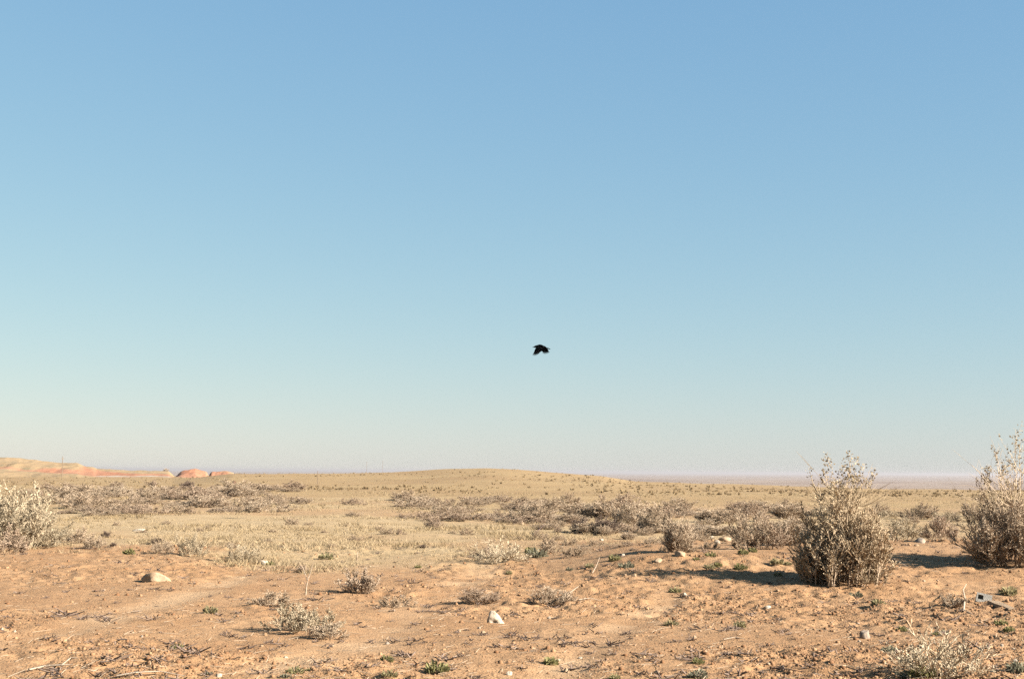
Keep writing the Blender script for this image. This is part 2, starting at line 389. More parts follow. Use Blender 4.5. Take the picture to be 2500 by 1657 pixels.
def grow(seed, stems=22, height=1.0, width=1.0, spread=0.9, levels=3, kids=4, curl=0.25, upbias=0.12, rad=0.006, base_r=0.12, dome=0.6, ksplit=(0.35, 0.6), lean=(0, 0), twig_r=0.0022):
    """branching twigs; returns (thick branches, thin twigs, twig tips)"""
    rg = random.Random(seed); Bn = []; Tw = []; tips = []
    def unit(v):
        l = math.sqrt(v[0] ** 2 + v[1] ** 2 + v[2] ** 2) + 1e-9; return (v[0] / l, v[1] / l, v[2] / l)
    def walk(p, d, L, r, lev, tint):
        nseg = 5 if lev == 0 else 4 if lev == 1 else 3 if lev == 2 else 2
        step = L / nseg
        for s in range(nseg):
            d = unit((d[0] + rg.uniform(-curl, curl), d[1] + rg.uniform(-curl, curl), d[2] + rg.uniform(-curl, curl) * 0.7 + upbias))
            q = (p[0] + d[0] * step, p[1] + d[1] * step, max(p[2] + d[2] * step, 0.006))
            ra = r * (1 - 0.7 * s / nseg); rb = r * (1 - 0.7 * (s + 1) / nseg)
            (Bn if lev <= 1 else Tw).append((p, q, max(ra, twig_r), max(rb, twig_r * 0.8), tint))
            p = q
            if lev < levels:
                for _ in range(kids if rg.random() < 0.75 else kids - 1):
                    az = rg.uniform(0, 2 * math.pi); sp = rg.uniform(0.35, 0.95)
                    e = unit((d[0] + math.cos(az) * sp, d[1] + math.sin(az) * sp, d[2] + rg.uniform(-0.35, 0.5)))
                    walk(p, e, L * rg.uniform(*ksplit) * (1 - 0.45 * s / nseg), r * 0.5, lev + 1, min(1, max(0, tint + rg.uniform(-0.25, 0.3))))
        if lev >= levels - 1: tips.append((p, d))
    for k in range(stems + stems // 3):
        low = k >= stems
        az = rg.uniform(0, 2 * math.pi); u = (math.sqrt(rg.random()) if not low else rg.uniform(0.7, 1.05)) * spread
        lat = width / 2; hx = math.cos(az) * u; hy = math.sin(az) * u
        top = height * (math.sqrt(max(0.04, 1 - dome * u * u))) * (rg.uniform(0.45, 1.0) if not low else rg.uniform(0.1, 0.4))
        tgt = (hx * lat + lean[0] * top, hy * lat + lean[1] * top, top)
        b0 = (math.cos(az) * base_r * u + rg.uniform(-.03, .03), math.sin(az) * base_r * u + rg.uniform(-.03, .03), -0.02)
        v = (tgt[0] - b0[0], tgt[1] - b0[1], tgt[2] - b0[2]); L = math.sqrt(v[0] ** 2 + v[1] ** 2 + v[2] ** 2)
        walk(b0, unit(v), L * 0.82, rad * rg.uniform(0.6, 1.2), 0, rg.uniform(0.1, 0.9))
    return Bn, Tw, tips
def seg_mesh(name, segs):
    P0 = np.array([s[0] for s in segs]); P1 = np.array([s[1] for s in segs])
    V, F, t = prisms(P0, P1, [s[2] for s in segs], [s[3] for s in segs], [s[4] for s in segs])
    return mesh(name, V, F, {'tint': t})
def tri_tips(tips, n, size, seed, jit=0.02, slim=0.5, updir=0.4, lo=0.0):
    rg = np.random.default_rng(seed); P = np.array([t[0] for t in tips]); P = P[P[:, 2] >= lo]
    if len(P) == 0: P = np.array([t[0] for t in tips])
    k = rg.integers(0, len(P), n)
    Q = P[k] + rg.normal(size=(n, 3)) * jit; Q[:, 2] = np.maximum(Q[:, 2], 0.008)
    return leaf_quads(Q, rg.uniform(0.55, 1.2, n) * size, rg.random(n), rg, updir, slim)
PROTO = {}
def proto(kind, seed, twig, leaf=None, leaf_n=0, leaf_size=0.02, leaf_name='leaves', jit=0.02, slim=0.5, lo=0.0, inner=0, **kw):
    Bn, Tw, tips = grow(seed, **kw)
    parts = [('branches', seg_mesh(kind + '_branches', Bn), M['branch'] if twig not in ('tw_pale', 'tw_dark') else M[twig]),
             ('twigs', ribbons(Tw, seed), M[twig])]
    if leaf_n:
        V, F, t = tri_tips(tips, leaf_n, leaf_size, seed + 5, jit, slim, lo=lo)
        parts.append((leaf_name, mesh(kind + '_' + leaf_name, V, F, {'tint': t}), M[leaf]))
    if inner:                                      # slivers added inside to thicken the cast shadow and darken the bush's middle
        rg = np.random.default_rng(seed + 9); P = np.array([t[0] for t in tips]); zt = P[:, 2].max(); P = P[P[:, 2] < 0.66 * zt]
        Q = P[rg.integers(0, len(P), inner)] * np.array([0.72, 0.72, 0.9]) + rg.normal(size=(inner, 3)) * 0.03; Q[:, 2] = np.maximum(Q[:, 2], 0.01)
        V, F, t = leaf_quads(Q, rg.uniform(0.5, 1.3, inner) * 0.065, rg.random(inner), rg, 0.35, 0.13)
        parts.append(('shade_filler', mesh('shade_filler', V, F, {'tint': t}), M[leaf]))
    zmax = max(p[0][2] for p in tips); xs = sorted(abs(p[0][0]) for p in tips); wd = 2 * xs[int(len(xs) * 0.97)]
    for _, me, mt in parts: me.materials.append(mt)
    PROTO[kind] = (parts, zmax, wd)
    return parts
def plant(kind, name, loc, height, width, rz, label, cat='shrub', group=None, sink=0.01, tilt=None):
    parts, zm, wd = PROTO[kind]
    e = bpy.data.objects.new(name, None); col.objects.link(e); e.empty_display_size = 0.2
    e.location = (loc[0], loc[1], loc[2] - sink); e.rotation_euler = (tilt[0] if tilt else 0, tilt[1] if tilt else 0, rz)
    e.scale = (width / wd, width / wd, height / zm)
    for n, me, _ in parts:
        o = bpy.data.objects.new(n, me); col.objects.link(o); o.parent = e; o['kind'] = 'stuff'
    tag(e, label, cat, group)
    return e
def px_plant(kind, name, px, py, hpx, wpx, label, cat='shrub', group=None, rz=None, tilt=None, push=0.0):
    g = ground_at(px, py); s = g.y / FPX
    if push:                                           # photo pixel marks the front edge; move the root back by that much
        dvec = Vector((g.x, g.y)).normalized() * push; g = Vector((g.x + dvec.x, g.y + dvec.y, h1(g.x + dvec.x, g.y + dvec.y)))
    return plant(kind, name, g, hpx * s, wpx * s, random.uniform(0, 6.28) if rz is None else rz, label, cat, group, tilt=tilt)

# ------------------------------------------------------------------ shrub kinds
proto('brown_bush', 101, 'tw_brown', 'lf_brown', 500, 0.03, stems=16, height=0.8, width=1.1, levels=3, kids=2, spread=1.0, rad=0.006, dome=0.92, base_r=0.3, upbias=0.05, twig_r=0.0032)
proto('brown_bush2', 102, 'tw_brown', 'lf_brown', 400, 0.03, stems=16, height=0.8, width=1.2, levels=3, kids=2, spread=1.0, rad=0.006, dome=0.9, base_r=0.35, curl=0.35, upbias=0.06, twig_r=0.0032)
proto('grey_bush', 103, 'tw_grey', 'lf_straw', 300, 0.025, stems=18, height=0.8, width=1.0, levels=3, kids=2, spread=1.0, rad=0.005, dome=0.9, base_r=0.3, upbias=0.08, twig_r=0.003)
proto('grey_bush2', 104, 'tw_grey', 'lf_brown', 300, 0.025, stems=16, height=0.9, width=1.0, levels=3, kids=2, spread=1.0, rad=0.005, dome=0.88, base_r=0.3, curl=0.3, upbias=0.07, twig_r=0.003)
proto('dark_bush', 105, 'tw_dark', 'lf_brown', 200, 0.03, stems=20, height=0.7, width=0.9, levels=3, kids=2, spread=1.0, rad=0.008, dome=0.9, base_r=0.3, upbias=0.04, twig_r=0.0036)
proto('pale_bush', 106, 'tw_pale', 'lf_pale', 500, 0.028, stems=20, height=0.8, width=1.0, levels=3, kids=2, spread=1.0, rad=0.005, dome=0.9, base_r=0.3, upbias=0.08, twig_r=0.0028)
proto('spiky_bush', 107, 'tw_grey', 'lf_straw', 260, 0.025, stems=34, height=1.0, width=0.9, levels=2, kids=3, spread=0.95, rad=0.005, dome=0.7, base_r=0.22, curl=0.12, upbias=0.1, twig_r=0.003)
proto('twig_clump', 108, 'tw_brown', None, 0, stems=16, height=0.4, width=0.6, levels=3, kids=2, spread=1.0, rad=0.004, dome=0.85, base_r=0.1, curl=0.35, twig_r=0.0022)
proto('sprawl', 109, 'tw_grey', 'lf_straw', 160, 0.018, stems=16, height=0.28, width=0.9, levels=3, kids=2, spread=1.0, rad=0.005, dome=0.95, base_r=0.25, curl=0.3, upbias=0.02, twig_r=0.0024)
proto('tumble', 110, 'tw_pale', None, 0, stems=28, height=0.5, width=0.9, levels=3, kids=1, spread=1.0, rad=0.006, dome=0.9, base_r=0.25, curl=0.3, upbias=0.03, ksplit=(0.5, 0.9), twig_r=0.0026)
proto('palegreen_low', 111, 'tw_pale', 'lf_pale', 900, 0.03, slim=0.25, stems=22, height=0.4, width=0.9, levels=3, kids=2, spread=1.0, rad=0.005, dome=0.9, base_r=0.3, twig_r=0.0024)
proto('sparse_brown', 112, 'tw_brown', None, 0, stems=12, height=0.4, width=0.7, levels=3, kids=2, spread=1.0, rad=0.004, dome=0.85, base_r=0.15, curl=0.3, ksplit=(0.4, 0.8), twig_r=0.002)
# the big shrubs
proto('saltbush_core', 201, 'tw_straw', 'lf_straw', 1500, 0.018, inner=9000, stems=58, height=1.30, width=1.15, levels=3, kids=2, spread=1.0, rad=0.011, dome=0.9, base_r=0.5, curl=0.15, upbias=0.04, jit=0.02, lean=(0.12, 0), ksplit=(0.3, 0.62), twig_r=0.0036)
proto('saltbush_wide', 202, 'tw_grey', 'lf_brown', 900, 0.018, inner=7000, stems=50, height=1.2, width=1.9, levels=3, kids=2, spread=1.0, rad=0.014, dome=0.9, base_r=0.55, curl=0.18, upbias=0.03, jit=0.02, ksplit=(0.3, 0.62), twig_r=0.0036)
proto('silver_bush', 203, 'tw_pale', 'lf_pale', 9000, 0.06, slim=0.14, stems=48, height=1.2, width=2.0, levels=3, kids=2, spread=1.0, rad=0.008, dome=0.88, base_r=0.6, curl=0.2, upbias=0.06, jit=0.04, twig_r=0.0036)
def stalks(parent, spec, seed, name_b='stalk', seeds=120, leaf='lf_seed', seedsize=0.036):
    """tall bare stems with clustered papery seed heads, one part each"""
    rg = random.Random(seed); rn = np.random.default_rng(seed)
    for (x0, y0, z0, x1, y1, z1, nb) in spec:
        segs = []; pts = []
        def line(a, b, r, n=7, wob=0.02, head=0.35):
            prev = a
            for k in range(1, n + 1):
                t = k / n
                q = tuple(a[i] + (b[i] - a[i]) * t + (rg.uniform(-wob, wob) if k < n else 0) for i in range(3))
                segs.append((prev, q, r * (1 - 0.6 * (t - 1 / n)), r * (1 - 0.6 * t), rg.uniform(0.4, 1)))
                if t > 1 - head: pts.append((prev, q))
                prev = q
        a = (x0, y0, z0); b = (x1, y1, z1)
        line(a, b, 0.006)
        for k in range(nb):
            t = rg.uniform(0.35, 0.92); c = tuple(a[i] + (b[i] - a[i]) * t for i in range(3))
            L = (z1 - z0) * rg.uniform(0.12, 0.32); az = rg.uniform(0, 6.28)
            line(c, (c[0] + math.cos(az) * L * 0.6, c[1] + math.sin(az) * L * 0.6, c[2] + L), 0.0035, 4, 0.012, 0.75)
        o = link(name_b, seg_mesh(name_b, segs), M['tw_straw'], parent)
        k = rn.integers(0, len(pts), seeds); t = rn.random(seeds)[:, None]
        A = np.array([pts[i][0] for i in k]); B = np.array([pts[i][1] for i in k])
        P = A + (B - A) * t + rn.normal(size=(seeds, 3)) * 0.026
        V, F, tn = leaf_quads(P, rn.uniform(0.6, 1.25, seeds) * seedsize, rn.random(seeds), rn, 0.25, 0.75)
        sh = link('seed_head', mesh('seed_head', V, F, {'tint': tn}), M[leaf], o); sh['kind'] = 'stuff'

def bare_stems(parent, n, rx, z0, z1, length, seed, mat, lean=0.0):
    """long bare stems that stick out of the tangle on all sides"""
    rg = random.Random(seed); segs = []
    for _ in range(n):
        az = rg.uniform(0, 6.28); r0 = rg.random() * rx * 0.45; z = rg.uniform(z0, z1); p = (math.cos(az) * r0 + lean * z, math.sin(az) * r0, z)
        el = rg.uniform(0.15, 1.35); d = (math.cos(az) * math.cos(el), math.sin(az) * math.cos(el), math.sin(el)); L = rg.uniform(0.5, 1.0) * length; t = rg.uniform(0.3, 1.0); r = rg.uniform(0.003, 0.0062); k = 6
        for i in range(k):
            d = (d[0] + rg.uniform(-.12, .12), d[1] + rg.uniform(-.12, .12), d[2] + rg.uniform(-.1, .12)); q = tuple(max(p[j] + d[j] * L / k, 0.02 if j == 2 else -9) for j in range(3))
            segs.append((p, q, r * (1 - i / k * .7), r * (1 - (i + 1) / k * .7), t)); p = q
            if i > 1 and rg.random() < 0.7:
                e = (d[0] + rg.uniform(-.8, .8), d[1] + rg.uniform(-.8, .8), d[2] + rg.uniform(-.3, .6)); m_ = L * rg.uniform(.12, .3)
                segs.append((p, (p[0] + e[0] * m_, p[1] + e[1] * m_, max(p[2] + e[2] * m_, .02)), r * .5, r * .3, t))
    o = link('bare_stems', seg_mesh('bare_stems', segs), M[mat], parent); o['kind'] = 'stuff'
g = ground_at(2055, 1418); sc_ = g.y / FPX
sb = plant('saltbush_core', 'saltbush', g, 262 * sc_, 205 * sc_, 0.4, 'tall straw-coloured saltbush with seed heads breaking the skyline, right of centre', 'shrub')
sb.scale = (1, 1, 1); sb.rotation_euler = (0, 0, 0)
_, zm, wd = PROTO['saltbush_core']; k1, k2 = 204 * sc_ / wd, 250 * sc_ / zm
for c in sb.children: c.scale = (k1, k1, k2); c.rotation_euler[2] = 0.7
stalks(sb, [(-.10, 0, .75, -.12, .02, 1.69, 6), (0.02, .05, .8, 0.17, -.02, 1.79, 6), (.1, .0, .85, .36, .05, 1.66, 5), (.14, -.05, .8, .50, 0, 1.60, 5), (-.2, .05, .8, -.42, .1, 1.60, 3),
            (.05, .1, .8, .10, .12, 1.50, 5), (-.05, -.1, .7, -.22, -.1, 1.48, 5), (.12, .1, .7, .27, .1, 1.46, 5)], 5)
bare_stems(sb, 120, 0.62, 0.05, 1.15, 0.62, 31, 'tw_straw', 0.1)
g = ground_at(2475, 1375); sc_ = g.y / FPX
sb = plant('saltbush_wide', 'saltbush', g, 1, 1, 0, 'large tangled grey-brown saltbush with tall bare stalks cut by the right edge', 'shrub')
sb.scale = (1, 1, 1)
_, zm, wd = PROTO['saltbush_wide']; k1, k2 = 235 * sc_ / wd, 215 * sc_ / zm
for c in sb.children: c.scale = (k1, k1, k2); c.rotation_euler[2] = 2.0
stalks(sb, [(-.1, 0, .6, -.22, .05, 1.75, 4), (.05, 0, .6, .08, 0, 2.12, 8), (.12, .05, .6, .17, .05, 1.95, 6), (-.25, 0, .5, -.42, 0, 1.45, 5), (.0, -.1, .6, -.12, -.1, 1.5, 6), (-.3, .1, .5, -.34, .1, 1.55, 4), (.3, .1, .5, .5, .1, 1.8, 6)], 9, seeds=110)
bare_stems(sb, 120, 0.85, 0.05, 1.2, 0.75, 37, 'tw_grey')
px_plant('silver_bush', 'silver_shrub', 25, 1345, 172, 255, 'large pale silvery dense shrub at the left edge of the frame', rz=1.0, push=1.3)
px_plant('brown_bush', 'brush_shrub', 2, 1352, 80, 105, 'dark grey-brown bush in front of the pale silvery shrub at the left edge')

# shrubs one can single out
for a in [
    ('spiky_bush', 1660, 1348, 98, 80, 'tall grey feathery shrub with a tan boulder at its foot'),
    ('dark_bush', 1418, 1300, 42, 56, 'small near-black bush left of the darkest clump in the middle brush'),
    ('dark_bush', 1478, 1302, 48, 78, 'wide near-black bush in the middle brush, just right of the small black one'),
    ('brown_bush2', 1545, 1286, 72, 92, 'tall dark brown bush rising highest in the middle brush band'),
    ('grey_bush', 1605, 1296, 74, 92, 'pale beige bush between the tall brown bush and the grey feathery shrub'),
    ('tumble', 1222, 1370, 66, 130, 'wide pale wispy dry shrub at the edge of the straw grass, centre'),
    ('brown_bush', 1172, 1362, 34, 70, 'low dark brown bush touching the left side of the wispy pale shrub'),
    ('grey_bush2', 1343, 1350, 36, 52, 'small round grey bush right of the wispy pale shrub, green weed at its foot'),
    ('sprawl', 1412, 1357, 28, 74, 'low spread-out grey bush, second right of the wispy pale shrub'),
    ('grey_bush', 1836, 1340, 100, 108, 'beige bush with dark base, left of the tall saltbush'),
    ('brown_bush', 1880, 1338, 84, 100, 'brown bush with dark base standing just left of the tall saltbush'),
    ('spiky_bush', 1925, 1330, 78, 90, 'grey feathery bush half behind the left side of the tall saltbush'),
    ('pale_bush', 2212, 1318, 56, 96, 'pale silvery bush behind the gap between the two saltbushes'),
    ('sparse_brown', 2296, 1318, 64, 96, 'sparse brown bush behind the gap, next to the tangled saltbush'),
    ('twig_clump', 878, 1446, 66, 104, 'reddish-brown dead shrub with a long shadow on the bare dirt'),
    ('palegreen_low', 738, 1538, 72, 190, 'low pale grey-green shrub with spiky shadow in the left foreground'),
    ('twig_clump', 800, 1556, 44, 92, 'reddish twig clump at the front right of the low grey-green shrub'),
    ('sprawl', 668, 1478, 42, 120, 'flat sprawling grey twigs behind the low grey-green shrub'),
    ('sprawl', 972, 1482, 34, 92, 'flat grey twig patch between the reddish dead shrub and the white rock'),
    ('sparse_brown', 1172, 1470, 40, 96, 'small wispy grey-brown shrub just behind the white pointed rock'),
    ('sparse_brown', 1352, 1474, 48, 110, 'thin brown twiggy shrub beside the small pit carved for a dark shadow'),
    ('tumble', 2300, 1645, 132, 235, 'large tangle of bleached dry stems in the right foreground corner'),
    ('twig_clump', 2325, 1482, 38, 66, 'short dark twiggy stub left of the grey concrete block'),
    ('twig_clump', 737, 1398, 24, 40, 'tiny dark twig tuft behind the bleached forked stalk'),
    ('grey_bush2', 192, 1325, 44, 66, 'olive-grey bush on the grass right of the pale silvery shrub'),
    ('grey_bush', 236, 1338, 36, 60, 'grey bush on the dirt edge, second right of the pale silvery shrub'),
    ('grey_bush', 392, 1350, 36, 62, 'small pinkish-grey bush at the dirt edge above the orange rock'),
    ('pale_bush', 466, 1356, 60, 66, 'pale pinkish wispy bush on the grass edge, left'),
    ('pale_bush', 594, 1372, 46, 72, 'pale wispy bush on the dirt edge, right of the pinkish one'),
    ('brown_bush', 336, 1256, 26, 40, 'small round brown bush in front of the left brush band'),
    ('dark_bush', 256, 1312, 20, 26, 'little dark olive bush alone on the straw grass, left'),
    ('brown_bush2', 1060, 1290, 30, 46, 'small brown bush on the grass in front of the centre brush band'),
    ('brown_bush', 870, 1320, 18, 40, 'low brown tuft in the middle of the straw grass field'),
    ('brown_bush', 866, 1260, 16, 40, 'low dark tuft on the pale strip of the grass field'),
    ('brown_bush2', 862, 1232, 20, 52, 'small brown bush standing alone at the far side of the grass field'),
    ('grey_bush', 405, 1151, 12, 14, 'lone tiny bush on the skyline left of the red mounds'),
]:
    if a[5].startswith('lone tiny'):
        v = ray(405, 1150); t = 470 / v.y
        plant('grey_bush', 'skyline_bush', (v.x * t, 470, EYE + v.z * t), 1.4, 2.0, 0, a[5], 'bush', sink=0.25); continue
    px_plant(a[0], 'desert_shrub', a[1], a[2], a[3], a[4], a[5])

# brush bands: many alike bushes
LOOK = {'brown_bush': 'brown', 'brown_bush2': 'reddish-brown', 'grey_bush': 'beige', 'grey_bush2': 'grey-brown', 'dark_bush': 'dark', 'pale_bush': 'pale', 'spiky_bush': 'feathery grey', 'sprawl': 'flat grey'}
ORD = ['', 'second ', 'third ', 'fourth ', 'fifth ', 'sixth ', 'seventh ', 'eighth ', 'ninth ', 'tenth ', 'eleventh ', 'twelfth ', 'thirteenth ', 'fourteenth ', 'fifteenth ', 'sixteenth ', 'seventeenth ', 'eighteenth ', 'nineteenth ', 'twentieth ', 'twenty-first ', 'twenty-second ', 'twenty-third ', 'twenty-fourth ']
def band(kinds, n, region, hpx, wpx, label, group, seed):
    """label is (noun, place); each bush is told apart by its look, its row and its count from the left"""
    rg = random.Random(seed); made = []
    for i in range(n):
        px = region[0] + (region[1] - region[0]) * (i + rg.random()) / n; t = rg.random(); py = region[2] + (region[3] - region[2]) * t
        if len(region) > 4: py += region[4] * (px - region[0]) / (region[1] - region[0])
        k = rg.choice(kinds); f = rg.uniform(0.5, 1.3)
        made.append((px, py, k, f, 'front' if t > 0.5 else 'back'))
    cnt = {}
    for px, py, k, f, row in sorted(made):
        c = cnt.get((k, row), 0); cnt[(k, row)] = c + 1
        o = ORD[c].strip() or 'leftmost'
        lab = f"{LOOK[k]} {label[0]}, {o} {'of' if c == 0 else 'from left of'} its kind in {row} row {label[1]}"
        g = ground_at(px, py); s = g.y / FPX
        plant(k, 'brush_bush', g, rg.uniform(*hpx) * s * f, rg.uniform(*wpx) * s * f, rg.uniform(0, 6.28), lab, 'bush', group)
band(['brown_bush', 'brown_bush2', 'grey_bush', 'grey_bush2'], 66, (140, 720, 1202, 1262, -14), (15, 33), (60, 112), ('bush', 'of left brush band'), 'bushes of the left brush band', 1)
band(['brown_bush', 'brown_bush2', 'grey_bush2'], 40, (980, 1320, 1210, 1266, 18), (14, 30), (54, 96), ('bush', 'of centre brush band'), 'bushes of the centre brush band', 2)
band(['grey_bush', 'grey_bush2', 'brown_bush2', 'spiky_bush'], 42, (1270, 1990, 1232, 1302, 10), (20, 42), (56, 104), ('bush', 'of right brush band'), 'bushes of the right brush band', 3)
band(['grey_bush', 'pale_bush', 'grey_bush2'], 18, (2000, 2520, 1258, 1288), (26, 44), (44, 76), ('bush', 'behind the saltbushes'), 'bushes behind the saltbushes', 4)
band(['brown_bush', 'dark_bush', 'grey_bush2'], 34, (60, 620, 1186, 1216), (11, 18), (22, 46), ('tiny bush', 'below red hills'), 'bushes dotting the far left plain', 5)
band(['brown_bush', 'dark_bush', 'grey_bush'], 26, (250, 1150, 1272, 1345), (9, 18), (16, 34), ('tuft', 'in straw grass'), 'tufts scattered in the grass field', 6)
band(['sprawl', 'brown_bush', 'grey_bush'], 22, (1260, 1820, 1310, 1345), (12, 22), (24, 46), ('tuft', 'on stony dirt'), 'tufts on the stony dirt', 7)
band(['grey_bush', 'spiky_bush', 'brown_bush'], 7, (1300, 1760, 1296, 1318), (26, 44), (44, 72), ('bush', 'below right brush band'), 'front bushes of the right brush band', 8)

# ------------------------------------------------------------------ green weeds
def weed_proto(kind, seed, n, mat, slim=0.45, size=0.06):
    rg = np.random.default_rng(seed); az = rg.uniform(0, 6.28, n); rr = np.sqrt(rg.random(n)) * 0.11
    up = rg.uniform(0.15, 1.1, n); P = np.stack([np.cos(az) * rr, np.sin(az) * rr, rg.random(n) ** 1.3 * 0.085 * (1.2 - rr / 0.11 * 0.8) + 0.004], -1)
    D = np.stack([np.cos(az) * 0.8, np.sin(az) * 0.8, up], -1) + rg.normal(size=(n, 3)) * 0.25
    V, F, t = leaf_quads(P, rg.uniform(0.5, 1.2, n) * size, rg.random(n), rg, slim=slim, D=D)
    me = mesh(kind, V, F, {'tint': t}); me.materials.append(M[mat])
    segs = []
    r2 = random.Random(seed)
    for k in range(12):
        a = r2.uniform(0, 6.28); segs.append(((0, 0, -0.01), (math.cos(a) * 0.05, math.sin(a) * 0.05, 0.04), 0.003, 0.0025, 0.5)); segs.append((segs[-1][1], (math.cos(a) * 0.11, math.sin(a) * 0.11, r2.uniform(0.05, 0.11)), 0.0025, 0.0015, 0.6))
    sm = seg_mesh(kind + '_stems', segs); sm.materials.append(M['greygreen'])
    PROTO[kind] = ([('stems', sm, None), ('leaves', me, None)], 0.15, 0.30)
weed_proto('weed_a', 1, 130, 'green', 0.5, 0.07); weed_proto('weed_b', 2, 90, 'green', 0.4, 0.085); weed_proto('weed_c', 3, 150, 'green', 0.55, 0.06); weed_proto('weed_g', 4, 140, 'greygreen', 0.42, 0.07)
WEEDS = [
 (514, 1496, 36, 'a', 'bright green weed with a dark shadow alone on the left dirt'), (433, 1583, 30, 'b', 'small sparse green weed in the lower left dirt, front of the lone bright one'),
 (314, 1352, 28, 'a', 'dark green weed on the dirt edge above the orange rock'), (508, 1645, 22, 'g', 'tiny grey-green weed beside a white pebble near the bottom left'),
 (1242, 1400, 17, 'a', 'tiny green weed on bare dirt in front of the wispy pale shrub'), (1020, 1385, 17, 'c', 'tiny olive weed at the dirt edge left of the low dark brown bush'),
 (796, 1364, 34, 'c', 'flat olive weed along the dirt edge behind the reddish dead shrub'), (945, 1613, 32, 'a', 'green weed with shadow near the bottom, left of the largest one'),
 (1066, 1640, 58, 'c', 'largest bushy green weed at the bottom, left of centre'), (950, 1650, 36, 'b', 'green weed at the bottom edge below the one with shadow'),
 (720, 1643, 38, 'b', 'thin green weed at the bottom edge under the low grey-green shrub'), (698, 1652, 26, 'g', 'small grey-green weed left of the thin one at the bottom edge'),
 (660, 1379, 22, 'c', 'small dark green weed right of the pale rock on the dirt edge'), (752, 1635, 14, 'a', 'tiniest green sprig right of the thin weed at the bottom edge'),
 (1345, 1620, 38, 'a', 'dark green weed near the bottom centre with a black shadow'), (1638, 1526, 32, 'b', 'flat green weed on the dirt halfway below the long bush shadow'),
 (1805, 1530, 32, 'a', 'green weed on the dirt below the right half of the long bush shadow'), (1705, 1618, 30, 'a', 'dark green weed between the flat weed and the bottom grey-green weed'),
 (1705, 1653, 46, 'g', 'broad grey-green weed at the bottom edge right of centre'), (1648, 1446, 32, 'c', 'green weed just below the middle of the long bush shadow'),
 (1529, 1388, 38, 'g', 'grey-green weed at the left tip of the long bush shadow'), (1735, 1359, 28, 'c', 'olive weed on stony dirt right of the boulder at the feathery shrub'),
 (1808, 1390, 32, 'a', 'green weed just above the long bush shadow, rightmost of three'), (1732, 1387, 28, 'c', 'green weed just above the long bush shadow, leftmost of three'),
 (1754, 1382, 22, 'a', 'green weed just above the long bush shadow, middle of three'), (1500, 1367, 30, 'c', 'olive weed on stony dirt above the left tip of the long shadow'),
 (1815, 1352, 26, 'a', 'green weed below the beige bush with dark base'), (1838, 1347, 22, 'a', 'green weed touching the dark base of the brown bush'),
 (1294, 1348, 26, 'a', 'dark green weed under the small round grey bush'), (1310, 1360, 48, 'g', 'spread patch of green weed at the right foot of the wispy pale shrub'),
 (1440, 1384, 22, 'c', 'small olive weed on open dirt right of the shadow-pit shrub'), (1502, 1655, 28, 'c', 'yellow-green weed at the very bottom, centre right'),
 (1390, 1391, 17, 'g', 'faint grey-green weed on open dirt above the shadow-pit shrub'), (1700, 1366, 17, 'c', 'tiny olive weed between the boulder and the three weeds'),
 (1897, 1376, 34, 'c', 'green weed at the left foot of the tall saltbush'), (1924, 1378, 18, 'a', 'tiny green weed touching the left foot of the tall saltbush'),
 (1900, 1405, 20, 'a', 'small green weed inside the shade left of the tall saltbush'), (2090, 1457, 32, 'g', 'pale green weed directly in front of the tall saltbush'),
 (2145, 1478, 34, 'a', 'round green weed with a dark shadow in front of the tall saltbush'), (2202, 1540, 28, 'a', 'dark green weed between the upright stone and the bleached tangle'),
 (2286, 1551, 24, 'a', 'dark green weed behind the bleached tangle, left one of a pair'), (2306, 1545, 22, 'g', 'grey-green weed behind the bleached tangle, right one of a pair'),
 (2462, 1453, 44, 'a', 'spiky green weed right of the grey concrete block'), (2443, 1525, 34, 'c', 'flat green weed on the dirt below the wooden plank'),
 (2463, 1540, 27, 'a', 'upright green weed just in front of the flat one near the right edge'), (2171, 1590, 34, 'g', 'grey-green weed with black shadow left of the bleached tangle'),
 (2252, 1652, 64, 'c', 'bright green weed under the bleached tangle at the bottom edge'), (2489, 1640, 60, 'g', 'grey-green weed with long shadow in the bottom right corner'),
 (2206, 1654, 40, 'g', 'dull grey weed at the bottom edge left of the bright green one'),
]
for px, py, wpx, k, lab in WEEDS:
    px_plant('weed_' + k, 'green_weed', px, py, wpx * 0.68, wpx * 1.1, lab, 'weed', 'green weeds on the dirt')

